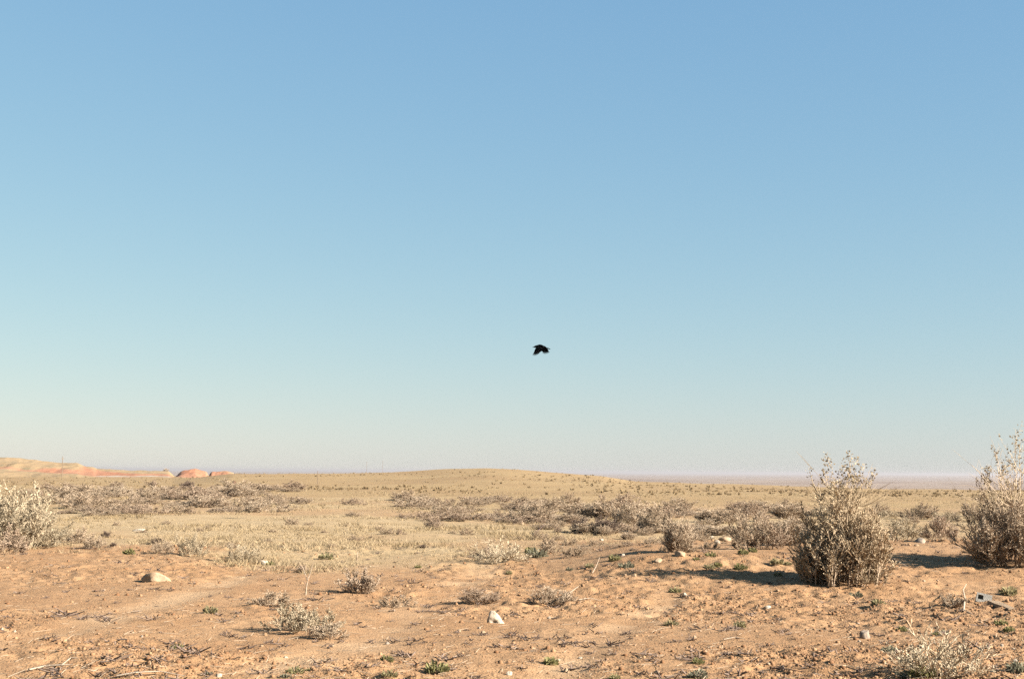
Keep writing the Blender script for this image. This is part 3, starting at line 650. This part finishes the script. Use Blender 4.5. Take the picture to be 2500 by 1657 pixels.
# ------------------------------------------------------------------ rocks
def ico(sub=2):
    import bmesh
    bm = bmesh.new(); bmesh.ops.create_icosphere(bm, subdivisions=sub, radius=1.0)
    V = np.array([v.co[:] for v in bm.verts]); F = np.array([[v.index for v in f.verts] for f in bm.faces]); bm.free()
    return V, F
ICO3, ICO1 = ico(3), ico(1)
def rock_mesh(name, seed, dims, facets=9, peak=None, rough=0.10):
    """a sphere cut by random planes into facets, then roughened"""
    V, F = ICO3; V = V.copy(); rg = np.random.default_rng(seed)
    N = rg.normal(size=(facets, 3)); N[:, 2] *= 0.9; N /= np.linalg.norm(N, axis=1, keepdims=True)
    for n_, o in zip(N, rg.uniform(0.55, 0.88, facets)):
        dd = V @ n_ - o; V = V - np.maximum(dd, 0)[:, None] * n_ * 0.92
    V += (V / np.linalg.norm(V, axis=1, keepdims=True)) * ((fbm(V[:, 0] * 2.6 + seed, V[:, 1] * 2.6 + V[:, 2] * 3.1, seed, 4) - 0.5) * rough * 3.2)[:, None]
    if peak is not None:                       # pull in towards a point at the top
        t = np.clip((V[:, 2] + 0.5) / 1.5, 0, 1); V[:, 0] = V[:, 0] * (1 - 0.62 * t) + peak * t; V[:, 1] *= (1 - 0.45 * t)
    if peak is not None:
        q = (V[:, 0] - 0.05) ** 2 / 0.10 + (V[:, 2] + 0.12) ** 2 / 0.035
        V[:, 1] += np.where(V[:, 1] < 0, 0.75 * np.exp(-q * 1.2), 0)
    V = V * np.array(dims) / 2
    return mesh(name, V, F, smooth=False)
ROCKS = [  # px, py(base), width px, height px, material, label, peak
 (376, 1418, 66, 24, 'rock_tan', 'flat tan rock with a pale sunlit top lying on the left dirt', None),
 (1207, 1521, 52, 34, 'rock_white', 'white pointed rock on the bare dirt, centre foreground', -0.15),
 (2113, 1558, 26, 28, 'rock_grey', 'upright grey-brown stone on the dirt left of the bleached tangle', None),
 (1876, 1485, 24, 12, 'rock_white', 'small white stone on the dirt in front of the long bush shadow', None),
 (1660, 1357, 32, 17, 'rock_tan', 'tan boulder at the foot of the grey feathery shrub', None),
 (1608, 1373, 26, 14, 'rock_tan', 'pale flat stone left of the boulder at the feathery shrub', None),
 (1772, 1322, 38, 14, 'rock_tan', 'long pale stone in front of the right brush band', None),
 (1752, 1326, 18, 12, 'rock_white', 'whitish stone at the left end of the long pale stone', None),
 (1468, 1319, 13, 9, 'rock_white', 'bright white stone on stony dirt below the near-black bush', None),
 (1521, 1357, 13, 9, 'rock_white', 'bright white stone left of the tall feathery shrub', None),
 (1738, 1312, 10, 8, 'rock_white', 'tiny white stone above the long pale stone', None),
 (1274, 1280, 13, 9, 'rock_tan', 'pale stone at the left end of the right brush band', None),
 (338, 1296, 34, 7, 'rock_white', 'low white slab lying in the straw grass, left', None),
 (640, 1378, 32, 14, 'rock_white', 'pale flat rock half buried on the dirt edge', None),
 (1170, 1534, 11, 9, 'rock_white', 'white pebble in front left of the white pointed rock', None),
 (1120, 1541, 13, 9, 'rock_tan', 'pale pebble left of the white pointed rock', None),
 (1180, 1545, 14, 9, 'rock_tan', 'pale pebble directly in front of the white pointed rock', None),
 (698, 1606, 12, 9, 'rock_white', 'white pebble below the low grey-green shrub', None),
 (1242, 1647, 20, 14, 'rock_white', 'white chipped stone at the bottom edge, centre', None),
 (945, 1572, 14, 10, 'rock_grey', 'grey pebble with dark twigs above the green weed', None),
 (1383, 1640, 18, 16, 'rock_tan', 'pale tan stone at the bottom, right of centre', None),
 (1416, 1607, 13, 8, 'rock_white', 'whitish pebble right of the dark green bottom weed', None),
 (1605, 1643, 17, 14, 'rock_tan', 'tan stone left of the broad grey-green bottom weed', None),
 (1697, 1557, 12, 9, 'rock_tan', 'tan pebble below the flat green weed', None),
 (1849, 1592, 13, 10, 'rock_white', 'white pebble on open dirt below the right weed', None),
 (1341, 1510, 12, 9, 'rock_white', 'white pebble right of the white pointed rock', None),
 (1673, 1455, 13, 14, 'rock_white', 'white stone beside the weed under the long bush shadow', None),
 (1548, 1408, 15, 12, 'rock_tan', 'tan stone at the tip of the long bush shadow', None),
 (2446, 1577, 12, 9, 'rock_white', 'white pebble on the dirt near the right edge, upper one', None),
 (2478, 1588, 14, 10, 'rock_white', 'white pebble near the right edge, middle one', None),
 (2480, 1614, 14, 10, 'rock_white', 'white pebble near the right edge, lowest one', None),
 (534, 1652, 20, 13, 'rock_white', 'white stone at the bottom edge, left', None),
 (35, 1542, 11, 8, 'rock_white', 'white pebble near the left edge, right one of two', None),
 (4, 1538, 12, 10, 'rock_white', 'white pebble at the left edge, left one of two', None),
 (345, 1555, 10, 8, 'rock_grey', 'grey pebble on the lower left dirt', None),
 (2250, 1326, 30, 15, 'rock_grey', 'dark stone behind the gap between the saltbushes', None),
 (2238, 1333, 14, 8, 'rock_tan', 'pale pebble left of the dark stone behind the saltbush gap', None),
 (2098, 1566, 10, 7, 'rock_white', 'white chip at the foot of the upright grey-brown stone', None),
 (2095, 1523, 13, 6, 'rock_white', 'flat white chip above the upright grey-brown stone', None),
]
for i, (px, py, wp, hp, mt, lab, peak) in enumerate(ROCKS):
    g = ground_at(px, py); s = g.y / FPX
    wp, hp = wp * (0.8 if wp < 25 else 1), hp * (0.75 if wp < 25 else 0.95)
    me = rock_mesh('rock', 300 + i, (wp * s * 1.1, wp * s * 0.8, hp * s * 1.5), 11, peak, 0.16)
    o = link('rock', me, M[mt], loc=(g.x, g.y + wp * s * 0.25, g.z + hp * s * 0.16), rz=0 if peak else rng.uniform(-0.5, 0.5))
    tag(o, lab, 'rock')
g = ground_at(571, 1181); s = g.y / FPX
o = link('boulder', rock_mesh('boulder', 555, (9 * s, 8 * s, 9 * s), 8), M['rock_red'], loc=(g.x, g.y, g.z + 3 * s)); tag(o, 'tiny dark rust-brown boulder alone on the far plain left of the hill', 'boulder')

# small stones one could pick up, alike
peb = [rock_mesh('stone', 700 + i, (1, 0.85, 0.75), 7, rough=0.06) for i in range(6)]
def low_rock(seed):
    V, F = ICO1; V = V.copy(); rg = np.random.default_rng(seed)
    V *= rg.uniform(0.75, 1.2, (len(V), 1)); V *= np.array([0.5, 0.42, 0.36])
    return mesh('stone', V, F, {'tint': np.full(len(V), rg.uniform(0.2, 1.0))})
peb = [low_rock(800 + i) for i in range(8)]
for p in peb: p.materials.append(M['pebble'])
rp = random.Random(12); made = 0
while made < 110:
    px = rp.uniform(-40, 2540); py = rp.uniform(1375, 1655)
    if rp.random() > (0.35 + 0.65 * (px / 2500)): continue
    g = ground_at(px, py); s = g.y / FPX
    d = rp.uniform(6, 11) * s
    o = link('stone', peb[made % 8], loc=(g.x, g.y, g.z + d * 0.12), rz=rp.uniform(0, 6.28), scale=(d, d, d * rp.uniform(0.7, 1.1)))
    tag(o, 'small orange-tan stone scattered on the bare foreground dirt', 'stone', 'small stones on the foreground dirt'); made += 1

# ------------------------------------------------------------------ clods, twig litter, grass: nobody could count these
def wedge(n, y0, y1, rg, half=0.43, power=1.0):
    u = rg.random(n); d = 1 / y1 + (1 / y0 - 1 / y1) * u ** power
    Y = 1 / d; X = rg.uniform(-half, half, n) * Y
    return X, Y
def build_clods():
    rg = np.random.default_rng(5); Vs = []; Fs = []; Ts = []; off = 0
    octV = np.array([[1, 0, 0], [0, 1, 0], [-1, 0, 0], [0, -1, 0], [0, 0, 1]], float); octF = np.array([[0, 1, 4], [1, 2, 4], [2, 3, 4], [3, 0, 4]])
    for base, F, n, smin, smax, pw in ((octV, octF, 90000, 0.005, 0.018, 2.2), (ICO1[0] * 0.9, ICO1[1], 12000, 0.011, 0.036, 3.0)):
        X, Y = wedge(n * 2, 9.0, 34, rg)
        dens = (0.25 + 0.75 * sstep(0.35, 0.65, fbm(X / 1.1, Y / 1.1, 71, 3))) * (0.18 + 0.82 * crust(X, Y)); dens *= 0.55 + 0.45 * sstep(-3, 4, X)
        dens *= 1 - 0.75 * (1 - sstep(0.7, 1.4, track_dist(X, Y))); dens *= 1 - 0.8 * grass_mask(X, Y)
        k = rg.random(n * 2) < dens; X = X[k][:n]; Y = Y[k][:n]; m_ = len(X)
        sz = smin + (smax - smin) * rg.random(m_) ** pw
        sz *= (Y / 14) ** 0.4
        B = base[None] * rg.uniform(0.65, 1.25, (m_, len(base), 1))
        an = rg.uniform(0, 6.28, m_); ca, sa = np.cos(an), np.sin(an); asp = rg.uniform(0.6, 1.0, m_)
        bx = B[:, :, 0]; by = B[:, :, 1] * asp[:, None]
        V = np.stack([(bx * ca[:, None] - by * sa[:, None]) * sz[:, None] + X[:, None], (bx * sa[:, None] + by * ca[:, None]) * sz[:, None] + Y[:, None],
                      B[:, :, 2] * sz[:, None] * rg.uniform(0.6, 1.0, (m_, 1)) + (H(X, Y) + sz * 0.12)[:, None]], -1)
        Vs.append(V.reshape(-1, 3)); Fs.append((F[None] + (np.arange(m_) * len(base))[:, None, None] + off).reshape(-1, 3)); off += m_ * len(base)
        Ts.append(np.repeat(rg.random(m_) ** 1.5, len(base)))
    me = mesh('soil_clods', np.vstack(Vs), np.vstack(Fs), {'tint': np.concatenate(Ts)})
    o = link('soil_clods', me, M['clod']); o['kind'] = 'stuff'; tag(o, 'crumbly orange soil clods and grit strewn over the bare dirt', 'soil clods')
build_clods()
def build_litter():
    rg = np.random.default_rng(9); n = 2600
    X, Y = wedge(n, 9.0, 32, rg); L = rg.uniform(0.03, 0.16, n) * rg.uniform(0.5, 1.3, n); a = rg.normal(0.1, 0.9, n)
    z = H(X, Y) + 0.008; X2 = X + np.cos(a) * L; Y2 = Y + np.sin(a) * L; z2 = H(X2, Y2) + rg.uniform(0.004, 0.03, n)
    V, F, t = prisms(np.stack([X, Y, z], 1), np.stack([X2, Y2, z2], 1), np.full(n, 0.003), np.full(n, 0.0018), rg.random(n))
    o = link('twig_litter', mesh('twig_litter', V, F, {'tint': t}), M['tw_grey']); o['kind'] = 'stuff'; tag(o, 'broken dry twigs littering the bare dirt', 'twig litter')
build_litter()
def build_debris():
    # little dark knots of dead roots and stems lying on the dirt
    rg = np.random.default_rng(19); n = 1300; m_ = 9
    X, Y = wedge(n, 9.0, 31, rg); k = rg.random(n) < 0.35 + 0.65 * sstep(0.4, 0.6, fbm(X / 1.5, Y / 1.5, 73, 3)); X = X[k]; Y = Y[k]; n = len(X)
    w_ = rg.uniform(0.015, 0.06, n) * rg.uniform(0.6, 1.2, n)
    cx = np.repeat(X, m_); cy = np.repeat(Y, m_); ww = np.repeat(w_, m_); z0 = np.repeat(H(X, Y), m_); N = n * m_
    A = np.stack([cx + rg.normal(0, 1, N) * ww * .8, cy + rg.normal(0, 1, N) * ww, z0 + rg.random(N) * ww * .4], 1)
    B = A + np.stack([rg.normal(0, 1, N) * ww, rg.normal(0, 1, N) * ww, rg.random(N) * ww * .9], 1)
    V, F, t = prisms(A, B, ww * 0.10 + .002, ww * 0.06 + .0015, rg.random(N))
    o = link('root_debris', mesh('root_debris', V, F, {'tint': t}), M['tw_dark']); o['kind'] = 'stuff'; tag(o, 'dark knots of dead roots and stems strewn over the dirt', 'plant debris')
build_debris()
def build_grass():
    rg = np.random.default_rng(15); n = 62000
    X, Y = wedge(n, 21, 110, rg, 0.45)
    cover = grass_mask(X, Y) * (0.06 + 0.94 * sstep(0.42, 0.6, fbm(X / 2.5, Y / 4, 81, 4)))
    px = CX + FPX * X / Y
    cover *= 1 - 0.6 * sstep(1300, 1500, px) * (1 - sstep(60, 90, Y))
    k = rg.random(n) < cover; X = X[k]; Y = Y[k]; n = len(X)
    nb = 6; zz = H(X, Y); hgt = rg.uniform(0.025, 0.085, n) * (0.5 + 1.0 * sstep(0.35, 0.7, fbm(X / 2, Y / 3, 85, 3))) * (1 + Y / 140)
    Vs = []
    for b in range(nb):
        az = rg.uniform(0, 6.28, n); ln = rg.uniform(0.4, 1.4, n) * hgt; wd = (0.006 + Y * 0.00016)
        bx = X + rg.normal(0, 0.05, n); by = Y + rg.normal(0, 0.05, n)
        pz = rg.uniform(0, 6.28, n)
        Vs.append(np.stack([np.stack([bx - np.cos(pz) * wd, by - np.sin(pz) * wd, zz - 0.01], -1), np.stack([bx + np.cos(pz) * wd, by + np.sin(pz) * wd, zz - 0.01], -1),
                            np.stack([bx + np.cos(az) * ln, by + np.sin(az) * ln, zz + hgt * rg.uniform(0.6, 1.1, n)], -1)], 1))
    V = np.concatenate(Vs, 0).reshape(-1, 3); F = np.arange(len(V)).reshape(-1, 3)
    tn = np.clip(fbm(X / 2, Y / 3, 90, 3) * 1.2 - 0.1 + rg.normal(0, 0.2, n), 0, 1); T = np.repeat(np.tile(tn, nb), 3)
    o = link('dry_grass', mesh('dry_grass', V, F, {'tint': T}), M['straw']); o['kind'] = 'stuff'; tag(o, 'short straw-coloured dry grass covering the flat field', 'grass')
build_grass()
def build_scrub():
    rg = np.random.default_rng(25); n = 9000
    u = rg.random(n); Y = 1 / (1 / 560 + (1 / 105 - 1 / 560) * u ** 1.2); X = rg.uniform(-0.47, 0.47, n) * Y
    k = rg.random(n) < (0.08 + 0.92 * sstep(0.47, 0.62, fbm(X / 16, Y / 30, 95, 4))); X = X[k]; Y = Y[k]; n = len(X)
    zz = H(X, Y); sz = rg.uniform(0.10, 0.32, n) * (1 + Y / 700) * rg.random(n) ** 0.4; V = []
    nb = 9
    for b in range(nb):
        az = rg.uniform(0, 6.28, n); pz = rg.uniform(0, 6.28, n); sp = rg.uniform(0.1, 1.0, n) * sz; wd = sz * 0.28
        V.append(np.stack([np.stack([X + np.cos(az) * sp * .3 - np.cos(pz) * wd, Y + np.sin(az) * sp * .3 - np.sin(pz) * wd, zz - .03], -1), np.stack([X + np.cos(az) * sp * .3 + np.cos(pz) * wd, Y + np.sin(az) * sp * .3 + np.sin(pz) * wd, zz - .03], -1),
                           np.stack([X + np.cos(az) * sp, Y + np.sin(az) * sp, zz + sz * rg.uniform(0.4, 0.85, n)], -1)], 1))
    V = np.concatenate(V, 0).reshape(-1, 3); F = np.arange(len(V)).reshape(-1, 3); T = np.repeat(np.tile(rg.random(n) ** 1.3, nb), 3)
    o = link('hill_scrub', mesh('hill_scrub', V, F, {'tint': T}), M['scrub']); o['kind'] = 'stuff'; tag(o, 'low dry scrub speckling the far rise and plain', 'scrub')
build_scrub()

# ------------------------------------------------------------------ dead sticks
def stick(pts, r, mat, label, name='stick', forks=()):
    P = [ground_at(*p[:2]) + Vector((0, 0, p[2])) for p in pts]; segs = []
    def add(P, r):
        n = len(P) - 1
        for k in range(n):
            for q in range(3):
                a = P[k].lerp(P[k + 1], q / 3); b = P[k].lerp(P[k + 1], (q + 1) / 3); t = (k + q / 3) / n
                segs.append((tuple(a), tuple(b), r * (1 - 0.6 * t), r * (1 - 0.6 * (t + 1 / (3 * n))), 0.5))
    add(P, r)
    for f in forks: add([ground_at(*p[:2]) + Vector((0, 0, p[2])) for p in f], r * 0.6)
    c = P[0].copy(); segs = [(tuple(Vector(a) - c), tuple(Vector(b) - c), x, y, t) for a, b, x, y, t in segs]
    o = link(name, seg_mesh(name, segs), M[mat], loc=c); tag(o, label, 'stick')
stick([(70, 1640, .02), (110, 1634, .03), (150, 1633, .035), (172, 1620, .05), (190, 1618, .04)], 0.012, 'bleached', 'long curved bleached branch at the bottom left', forks=[[(150, 1633, .035), (178, 1630, .03)]])
stick([(285, 1655, .02), (330, 1650, .03), (390, 1649, .035), (450, 1655, .02)], 0.010, 'bleached', 'bleached branch along the bottom edge, left')
stick([(1362, 1466, .02), (1390, 1456, .05), (1412, 1447, .09)], 0.014, 'bleached', 'straight bleached stick leaning on the thin twiggy shrub')
stick([(1413, 1467, .02), (1440, 1465, .03), (1466, 1469, .02)], 0.010, 'bleached', 'short bleached stick lying right of the thin twiggy shrub')
stick([(1767, 1565, .02), (1795, 1562, .03), (1818, 1564, .02)], 0.008, 'bleached', 'thin bleached stick on open dirt, right foreground')
stick([(746, 1452, .0), (748, 1452, .12), (752, 1452, .22), (760, 1450, .34)], 0.012, 'bleached', 'bleached forked stalk standing upright behind the low grey-green shrub', forks=[[(750, 1452, .18), (738, 1450, .34), (728, 1450, .42)], [(754, 1452, .24), (764, 1452, .42)]])
stick([(870, 1368, .0), (872, 1368, .06), (872, 1368, .16)], 0.016, 'bleached', 'small upright bleached stub at the dirt edge, centre left')
stick([(1300, 1310, .02), (1318, 1300, .12), (1328, 1296, .2)], 0.03, 'dark_wood', 'dark broken limb leaning in the right brush band')
stick([(2352, 1492, .0), (2356, 1480, .10), (2352, 1470, .16), (2360, 1462, .2)], 0.014, 'bleached', 'bent bleached stem beside the dark twiggy stub', forks=[[(2354, 1490, .01), (2366, 1496, .01), (2376, 1502, .01)]])
stick([(1446, 1398, .0), (1456, 1388, .05), (1464, 1378, .12)], 0.009, 'bleached', 'thin pale stick leaning up from open dirt below the stony patch')
stick([(2180, 1366, .02), (2200, 1378, .03), (2215, 1386, .02)], 0.010, 'bleached', 'pale fallen twig at the right foot of the tall saltbush')
stick([(1884, 1632, .01), (1920, 1638, .02), (1965, 1644, .015)], 0.007, 'dark_wood', 'thin dark twig on the bottom dirt, right foreground')

# ------------------------------------------------------------------ concrete block with a square hole, and a plank
def block_mesh():
    L, Wd, Ht, t = 0.225, 0.13, 0.145, 0.03          # length, depth, height
    h0, h1_, z0, z1, dp = -0.09, -0.015, 0.045, 0.115, 0.09
    xs = [-L / 2, h0, h1_, L / 2]; zs = [0, z0, z1, Ht]; V = []; F = []
    rg = random.Random(4)
    for z in zs:
        for x in xs: V.append((x + rg.uniform(-.004, .004), -Wd / 2, z))
    for i in range(3):
        for j in range(3):
            if i == 1 and j == 0 + 0 and False: pass
            if not (i == 1 and j == 1): F.append((i * 4 + j, i * 4 + j + 1, i * 4 + 5 + j, i * 4 + 4 + j))
    k = len(V); V += [(h0 + .004, -Wd / 2 + dp, z0), (h1_ - .004, -Wd / 2 + dp, z0), (h1_ - .004, -Wd / 2 + dp, z1), (h0 + .004, -Wd / 2 + dp, z1)]
    ring = [5, 6, 10, 9]
    for a in range(4): F.append((ring[a], ring[(a + 1) % 4], k + (a + 1) % 4, k + a))
    F.append((k, k + 1, k + 2, k + 3))
    b = len(V); V += [(-L / 2, Wd / 2, 0), (L / 2, Wd / 2, 0), (L / 2 - .02, Wd / 2, Ht - .012), (-L / 2 + .01, Wd / 2, Ht)]
    F += [(b + 1, b, b + 3, b + 2)]
    V2 = np.array(V); me = bpy.data.meshes.new('concrete_block')
    polys = [list(f) for f in F] + [[12, 13, 14, 15, b + 2, b + 3], [3, 2, 1, 0, b, b + 1], [0, 4, 8, 12, b + 3, b], [15, 11, 7, 3, b + 1, b + 2]]
    me.from_pydata([tuple(v) for v in V2], [], polys); me.update(); return me
g = ground_at(2403, 1468)
o = link('concrete_block', block_mesh(), M['concrete'], scale=(0.85, 0.85, 0.85), loc=(g.x, g.y + 0.06, g.z - 0.035), rz=-0.35); o.rotation_euler = (math.radians(-22), math.radians(12), math.radians(-12))
tag(o, 'grey concrete block with a square hole lying half buried near the right edge', 'block')
def plank_mesh():
    n = 8; V = []; F = []; rg = random.Random(8)
    for i in range(n + 1):
        t = i / n; x = t * 0.7; w_ = 0.075 * (1 - 0.35 * t) + rg.uniform(-.004, .004); h = 0.05 * (1 - 0.6 * t)
        V += [(x, -w_, 0), (x, w_, 0), (x, w_ * .93, h), (x, -w_ * .93, h + rg.uniform(-.004, .004))]
    for i in range(n):
        for k in range(4): F.append((i * 4 + k, i * 4 + (k + 1) % 4, i * 4 + 4 + (k + 1) % 4, i * 4 + 4 + k)[::-1])
    F += [(0, 1, 2, 3), (n * 4 + 3, n * 4 + 2, n * 4 + 1, n * 4)]
    me = bpy.data.meshes.new('plank'); me.from_pydata(V, [], F); me.update(); return me
g = ground_at(2424, 1472); g2 = ground_at(2482, 1492)
o = link('wooden_plank', plank_mesh(), M['grey_wood'], loc=(g.x, g.y, g.z - 0.015), rz=math.atan2(g2.y - g.y, g2.x - g.x)); tag(o, 'weathered brown wooden plank lying against the grey concrete block', 'plank')

# ------------------------------------------------------------------ far posts and poles
def pole(px, py_base, py_top, Y, r, label, cross, name='utility_pole'):
    v = ray(px, py_base); t = Y / v.y; x = v.x * t; z0 = h1(x, Y) - 0.3; ztop = EYE + ray(px, py_top).z * (Y / ray(px, py_top).y)
    e = bpy.data.objects.new(name, None); col.objects.link(e); e.location = (x, Y, z0)
    hgt = ztop - z0; n = 10; V = []; F = []
    for k in range(n):
        a = 2 * math.pi * k / n; V += [(math.cos(a) * r, math.sin(a) * r, 0), (math.cos(a) * r * .7, math.sin(a) * r * .7, hgt)]
    for k in range(n): F.append((2 * k, 2 * ((k + 1) % n), 2 * ((k + 1) % n) + 1, 2 * k + 1))
    F.append(tuple(2 * k + 1 for k in range(n)))
    me = bpy.data.meshes.new('pole_shaft'); me.from_pydata(V, [], F); me.update(); link('shaft', me, M['pole_wood'], e)
    if cross:
        V = [(sx * 0.15, sy * 1.1, hgt - 0.7 + sz * 0.06) for sx in (-.4, .4) for sy in (-1, 1) for sz in (-1, 1)]
        F = [(0, 1, 3, 2), (4, 6, 7, 5), (0, 4, 5, 1), (2, 3, 7, 6), (0, 2, 6, 4), (1, 5, 7, 3)]
        me = bpy.data.meshes.new('cross_arm'); me.from_pydata(V, [], F); me.update(); link('cross_arm', me, M['pole_wood'], e)
    tag(e, label, 'pole' if cross else 'post')
pole(151, 1178, 1113, 398, 0.11, 'thin wooden utility pole in front of the tan hill, far left', True)
pole(775, 1190, 1149, 150, 0.04, 'slender wooden post standing on the far plain left of the rise', False, 'fence_post')
pole(473, 1196, 1166, 140, 0.035, 'short slender wooden post below the red mound', False, 'fence_post')
pole(895, 1153, 1126, 1150, 0.12, 'faint distant utility pole on the skyline, left one of two', True)
pole(934, 1153, 1124, 1100, 0.12, 'faint distant utility pole on the skyline, right one of two', True)

# ------------------------------------------------------------------ raven
def raven():
    V = []; F = []
    # body, beak tip (-x) to tail end (+x): x, z centre, half width, half height
    prof = [(-.335, .012, .002, .002), (-.31, .014, .010, .010), (-.275, .018, .014, .016), (-.262, .026, .024, .026), (-.235, .032, .036, .037), (-.20, .036, .041, .042), (-.165, .038, .046, .046),
            (-.12, .040, .062, .060), (-.06, .040, .076, .070), (0.0, .034, .074, .066), (.06, .020, .060, .052), (.115, .000, .046, .034), (.16, -.018, .040, .022), (.20, -.028, .046, .018), (.25, -.040, .058, .018), (.285, -.052, .062, .017), (.310, -.064, .045, .012), (.325, -.072, .01, .004)]
    n = 14
    for x, z, a, b in prof:
        for k in range(n):
            t = 2 * math.pi * k / n; V.append((x, math.cos(t) * a, z + math.sin(t) * b))
    for i in range(len(prof) - 1):
        for k in range(n): F.append((i * n + k, i * n + (k + 1) % n, (i + 1) * n + (k + 1) % n, (i + 1) * n + k))
    F.append(tuple(range(n))[::-1]); F.append(tuple((len(prof) - 1) * n + k for k in range(n)))
    # wings: rows across the span, each with leading and trailing edge, thin but closed; then separate primaries
    for sgn, droop, rows in ((-1, math.radians(46), [(0.0, -.15, .12, .016), (.10, -.17, .125, .014), (.20, -.19, .10, .012), (.30, -.205, .045, .010), (.38, -.205, -.015, .008)]),
                             (1, math.radians(30), [(0.0, -.14, .12, .016), (.10, -.14, .15, .014), (.20, -.12, .175, .012), (.30, -.08, .185, .010), (.36, -.035, .185, .008)])):
        def pt(u, x, th):
            ang = droop * (0.6 + 0.4 * min(1, u / 0.3))
            return (x, sgn * (0.03 + u * math.cos(ang)), 0.05 - u * math.sin(ang) + th)
        b0 = len(V)
        for u, xl, xt, th in rows:
            xm = xl * .6 + xt * .4
            V += [pt(u, xl, 0), pt(u, xm, th), pt(u, xt, 0), pt(u, xm, -th * .5)]
        for i in range(len(rows) - 1):
            for k in range(4):
                q = (b0 + i * 4 + k, b0 + i * 4 + (k + 1) % 4, b0 + i * 4 + 4 + (k + 1) % 4, b0 + i * 4 + 4 + k); F.append(q if sgn > 0 else q[::-1])
        F.append((b0, b0 + 1, b0 + 2, b0 + 3)); e = b0 + (len(rows) - 1) * 4; F.append((e, e + 1, e + 2, e + 3))
        xa, xz, uu = rows[-1][1], rows[-1][2], rows[-1][0] - .04
        for j in range(6):
            t = j / 5; wb = .024; xb = xa + wb + t * (xz - xa - 2 * wb); ub = uu; ln = (.16, .19, .195, .175, .14, .10)[j]; xe = xb + (-.035 + t * .06)
            c = len(V)
            V += [pt(ub, xb - wb, 0), pt(ub, xb, .008), pt(ub, xb + wb, 0), pt(ub, xb, -.006),
                  pt(ub + ln * .7, xe - wb * .5, 0), pt(ub + ln * .7, xe, .006), pt(ub + ln * .7, xe + wb * .5, 0), pt(ub + ln * .7, xe, -.005), pt(ub + ln, xe, 0)]
            for k in range(4):
                F.append((c + k, c + (k + 1) % 4, c + 4 + (k + 1) % 4, c + 4 + k)); F.append((c + 4 + k, c + 4 + (k + 1) % 4, c + 8))
    me = bpy.data.meshes.new('raven'); me.from_pydata(V, [], F); me.update()
    for p in me.polygons: p.use_smooth = True
    v = ray(1322, 848); t = 50 / v.y
    o = link('raven', me, M['feather'], loc=(v.x * t, 50, EYE + v.z * t), rz=math.radians(-16))
    tag(o, 'black raven flying left with both wings on the downstroke against the sky', 'bird')
M['feather'].node_tree.nodes['Principled BSDF'].inputs['Specular IOR Level'].default_value = 0.0
raven()

# ------------------------------------------------------------------ haze
Hx = 34000
V = [(sx * Hx, sy * Hx, z) for z in (-60, 13) for sx, sy in ((-1, -1), (1, -1), (1, 1), (-1, 1))]
F = [(3, 2, 1, 0), (4, 5, 6, 7), (0, 1, 5, 4), (1, 2, 6, 5), (2, 3, 7, 6), (3, 0, 4, 7)]
me = bpy.data.meshes.new('haze'); me.from_pydata(V, [], F); me.update()
hm = bpy.data.materials.new('haze'); hm.use_nodes = True; n = hm.node_tree.nodes; n.clear()
pv = n.new('ShaderNodeVolumePrincipled'); pv.inputs['Color'].default_value = (0.46, 0.425, 0.415, 1); pv.inputs['Anisotropy'].default_value = 0.2; pv.inputs['Density'].default_value = 0.00011
mo = n.new('ShaderNodeOutputMaterial'); hm.node_tree.links.new(pv.outputs[0], mo.inputs['Volume'])
o = link('haze', me, hm); o['kind'] = 'stuff'; tag(o, 'thin pale haze fading the far plain', 'haze')
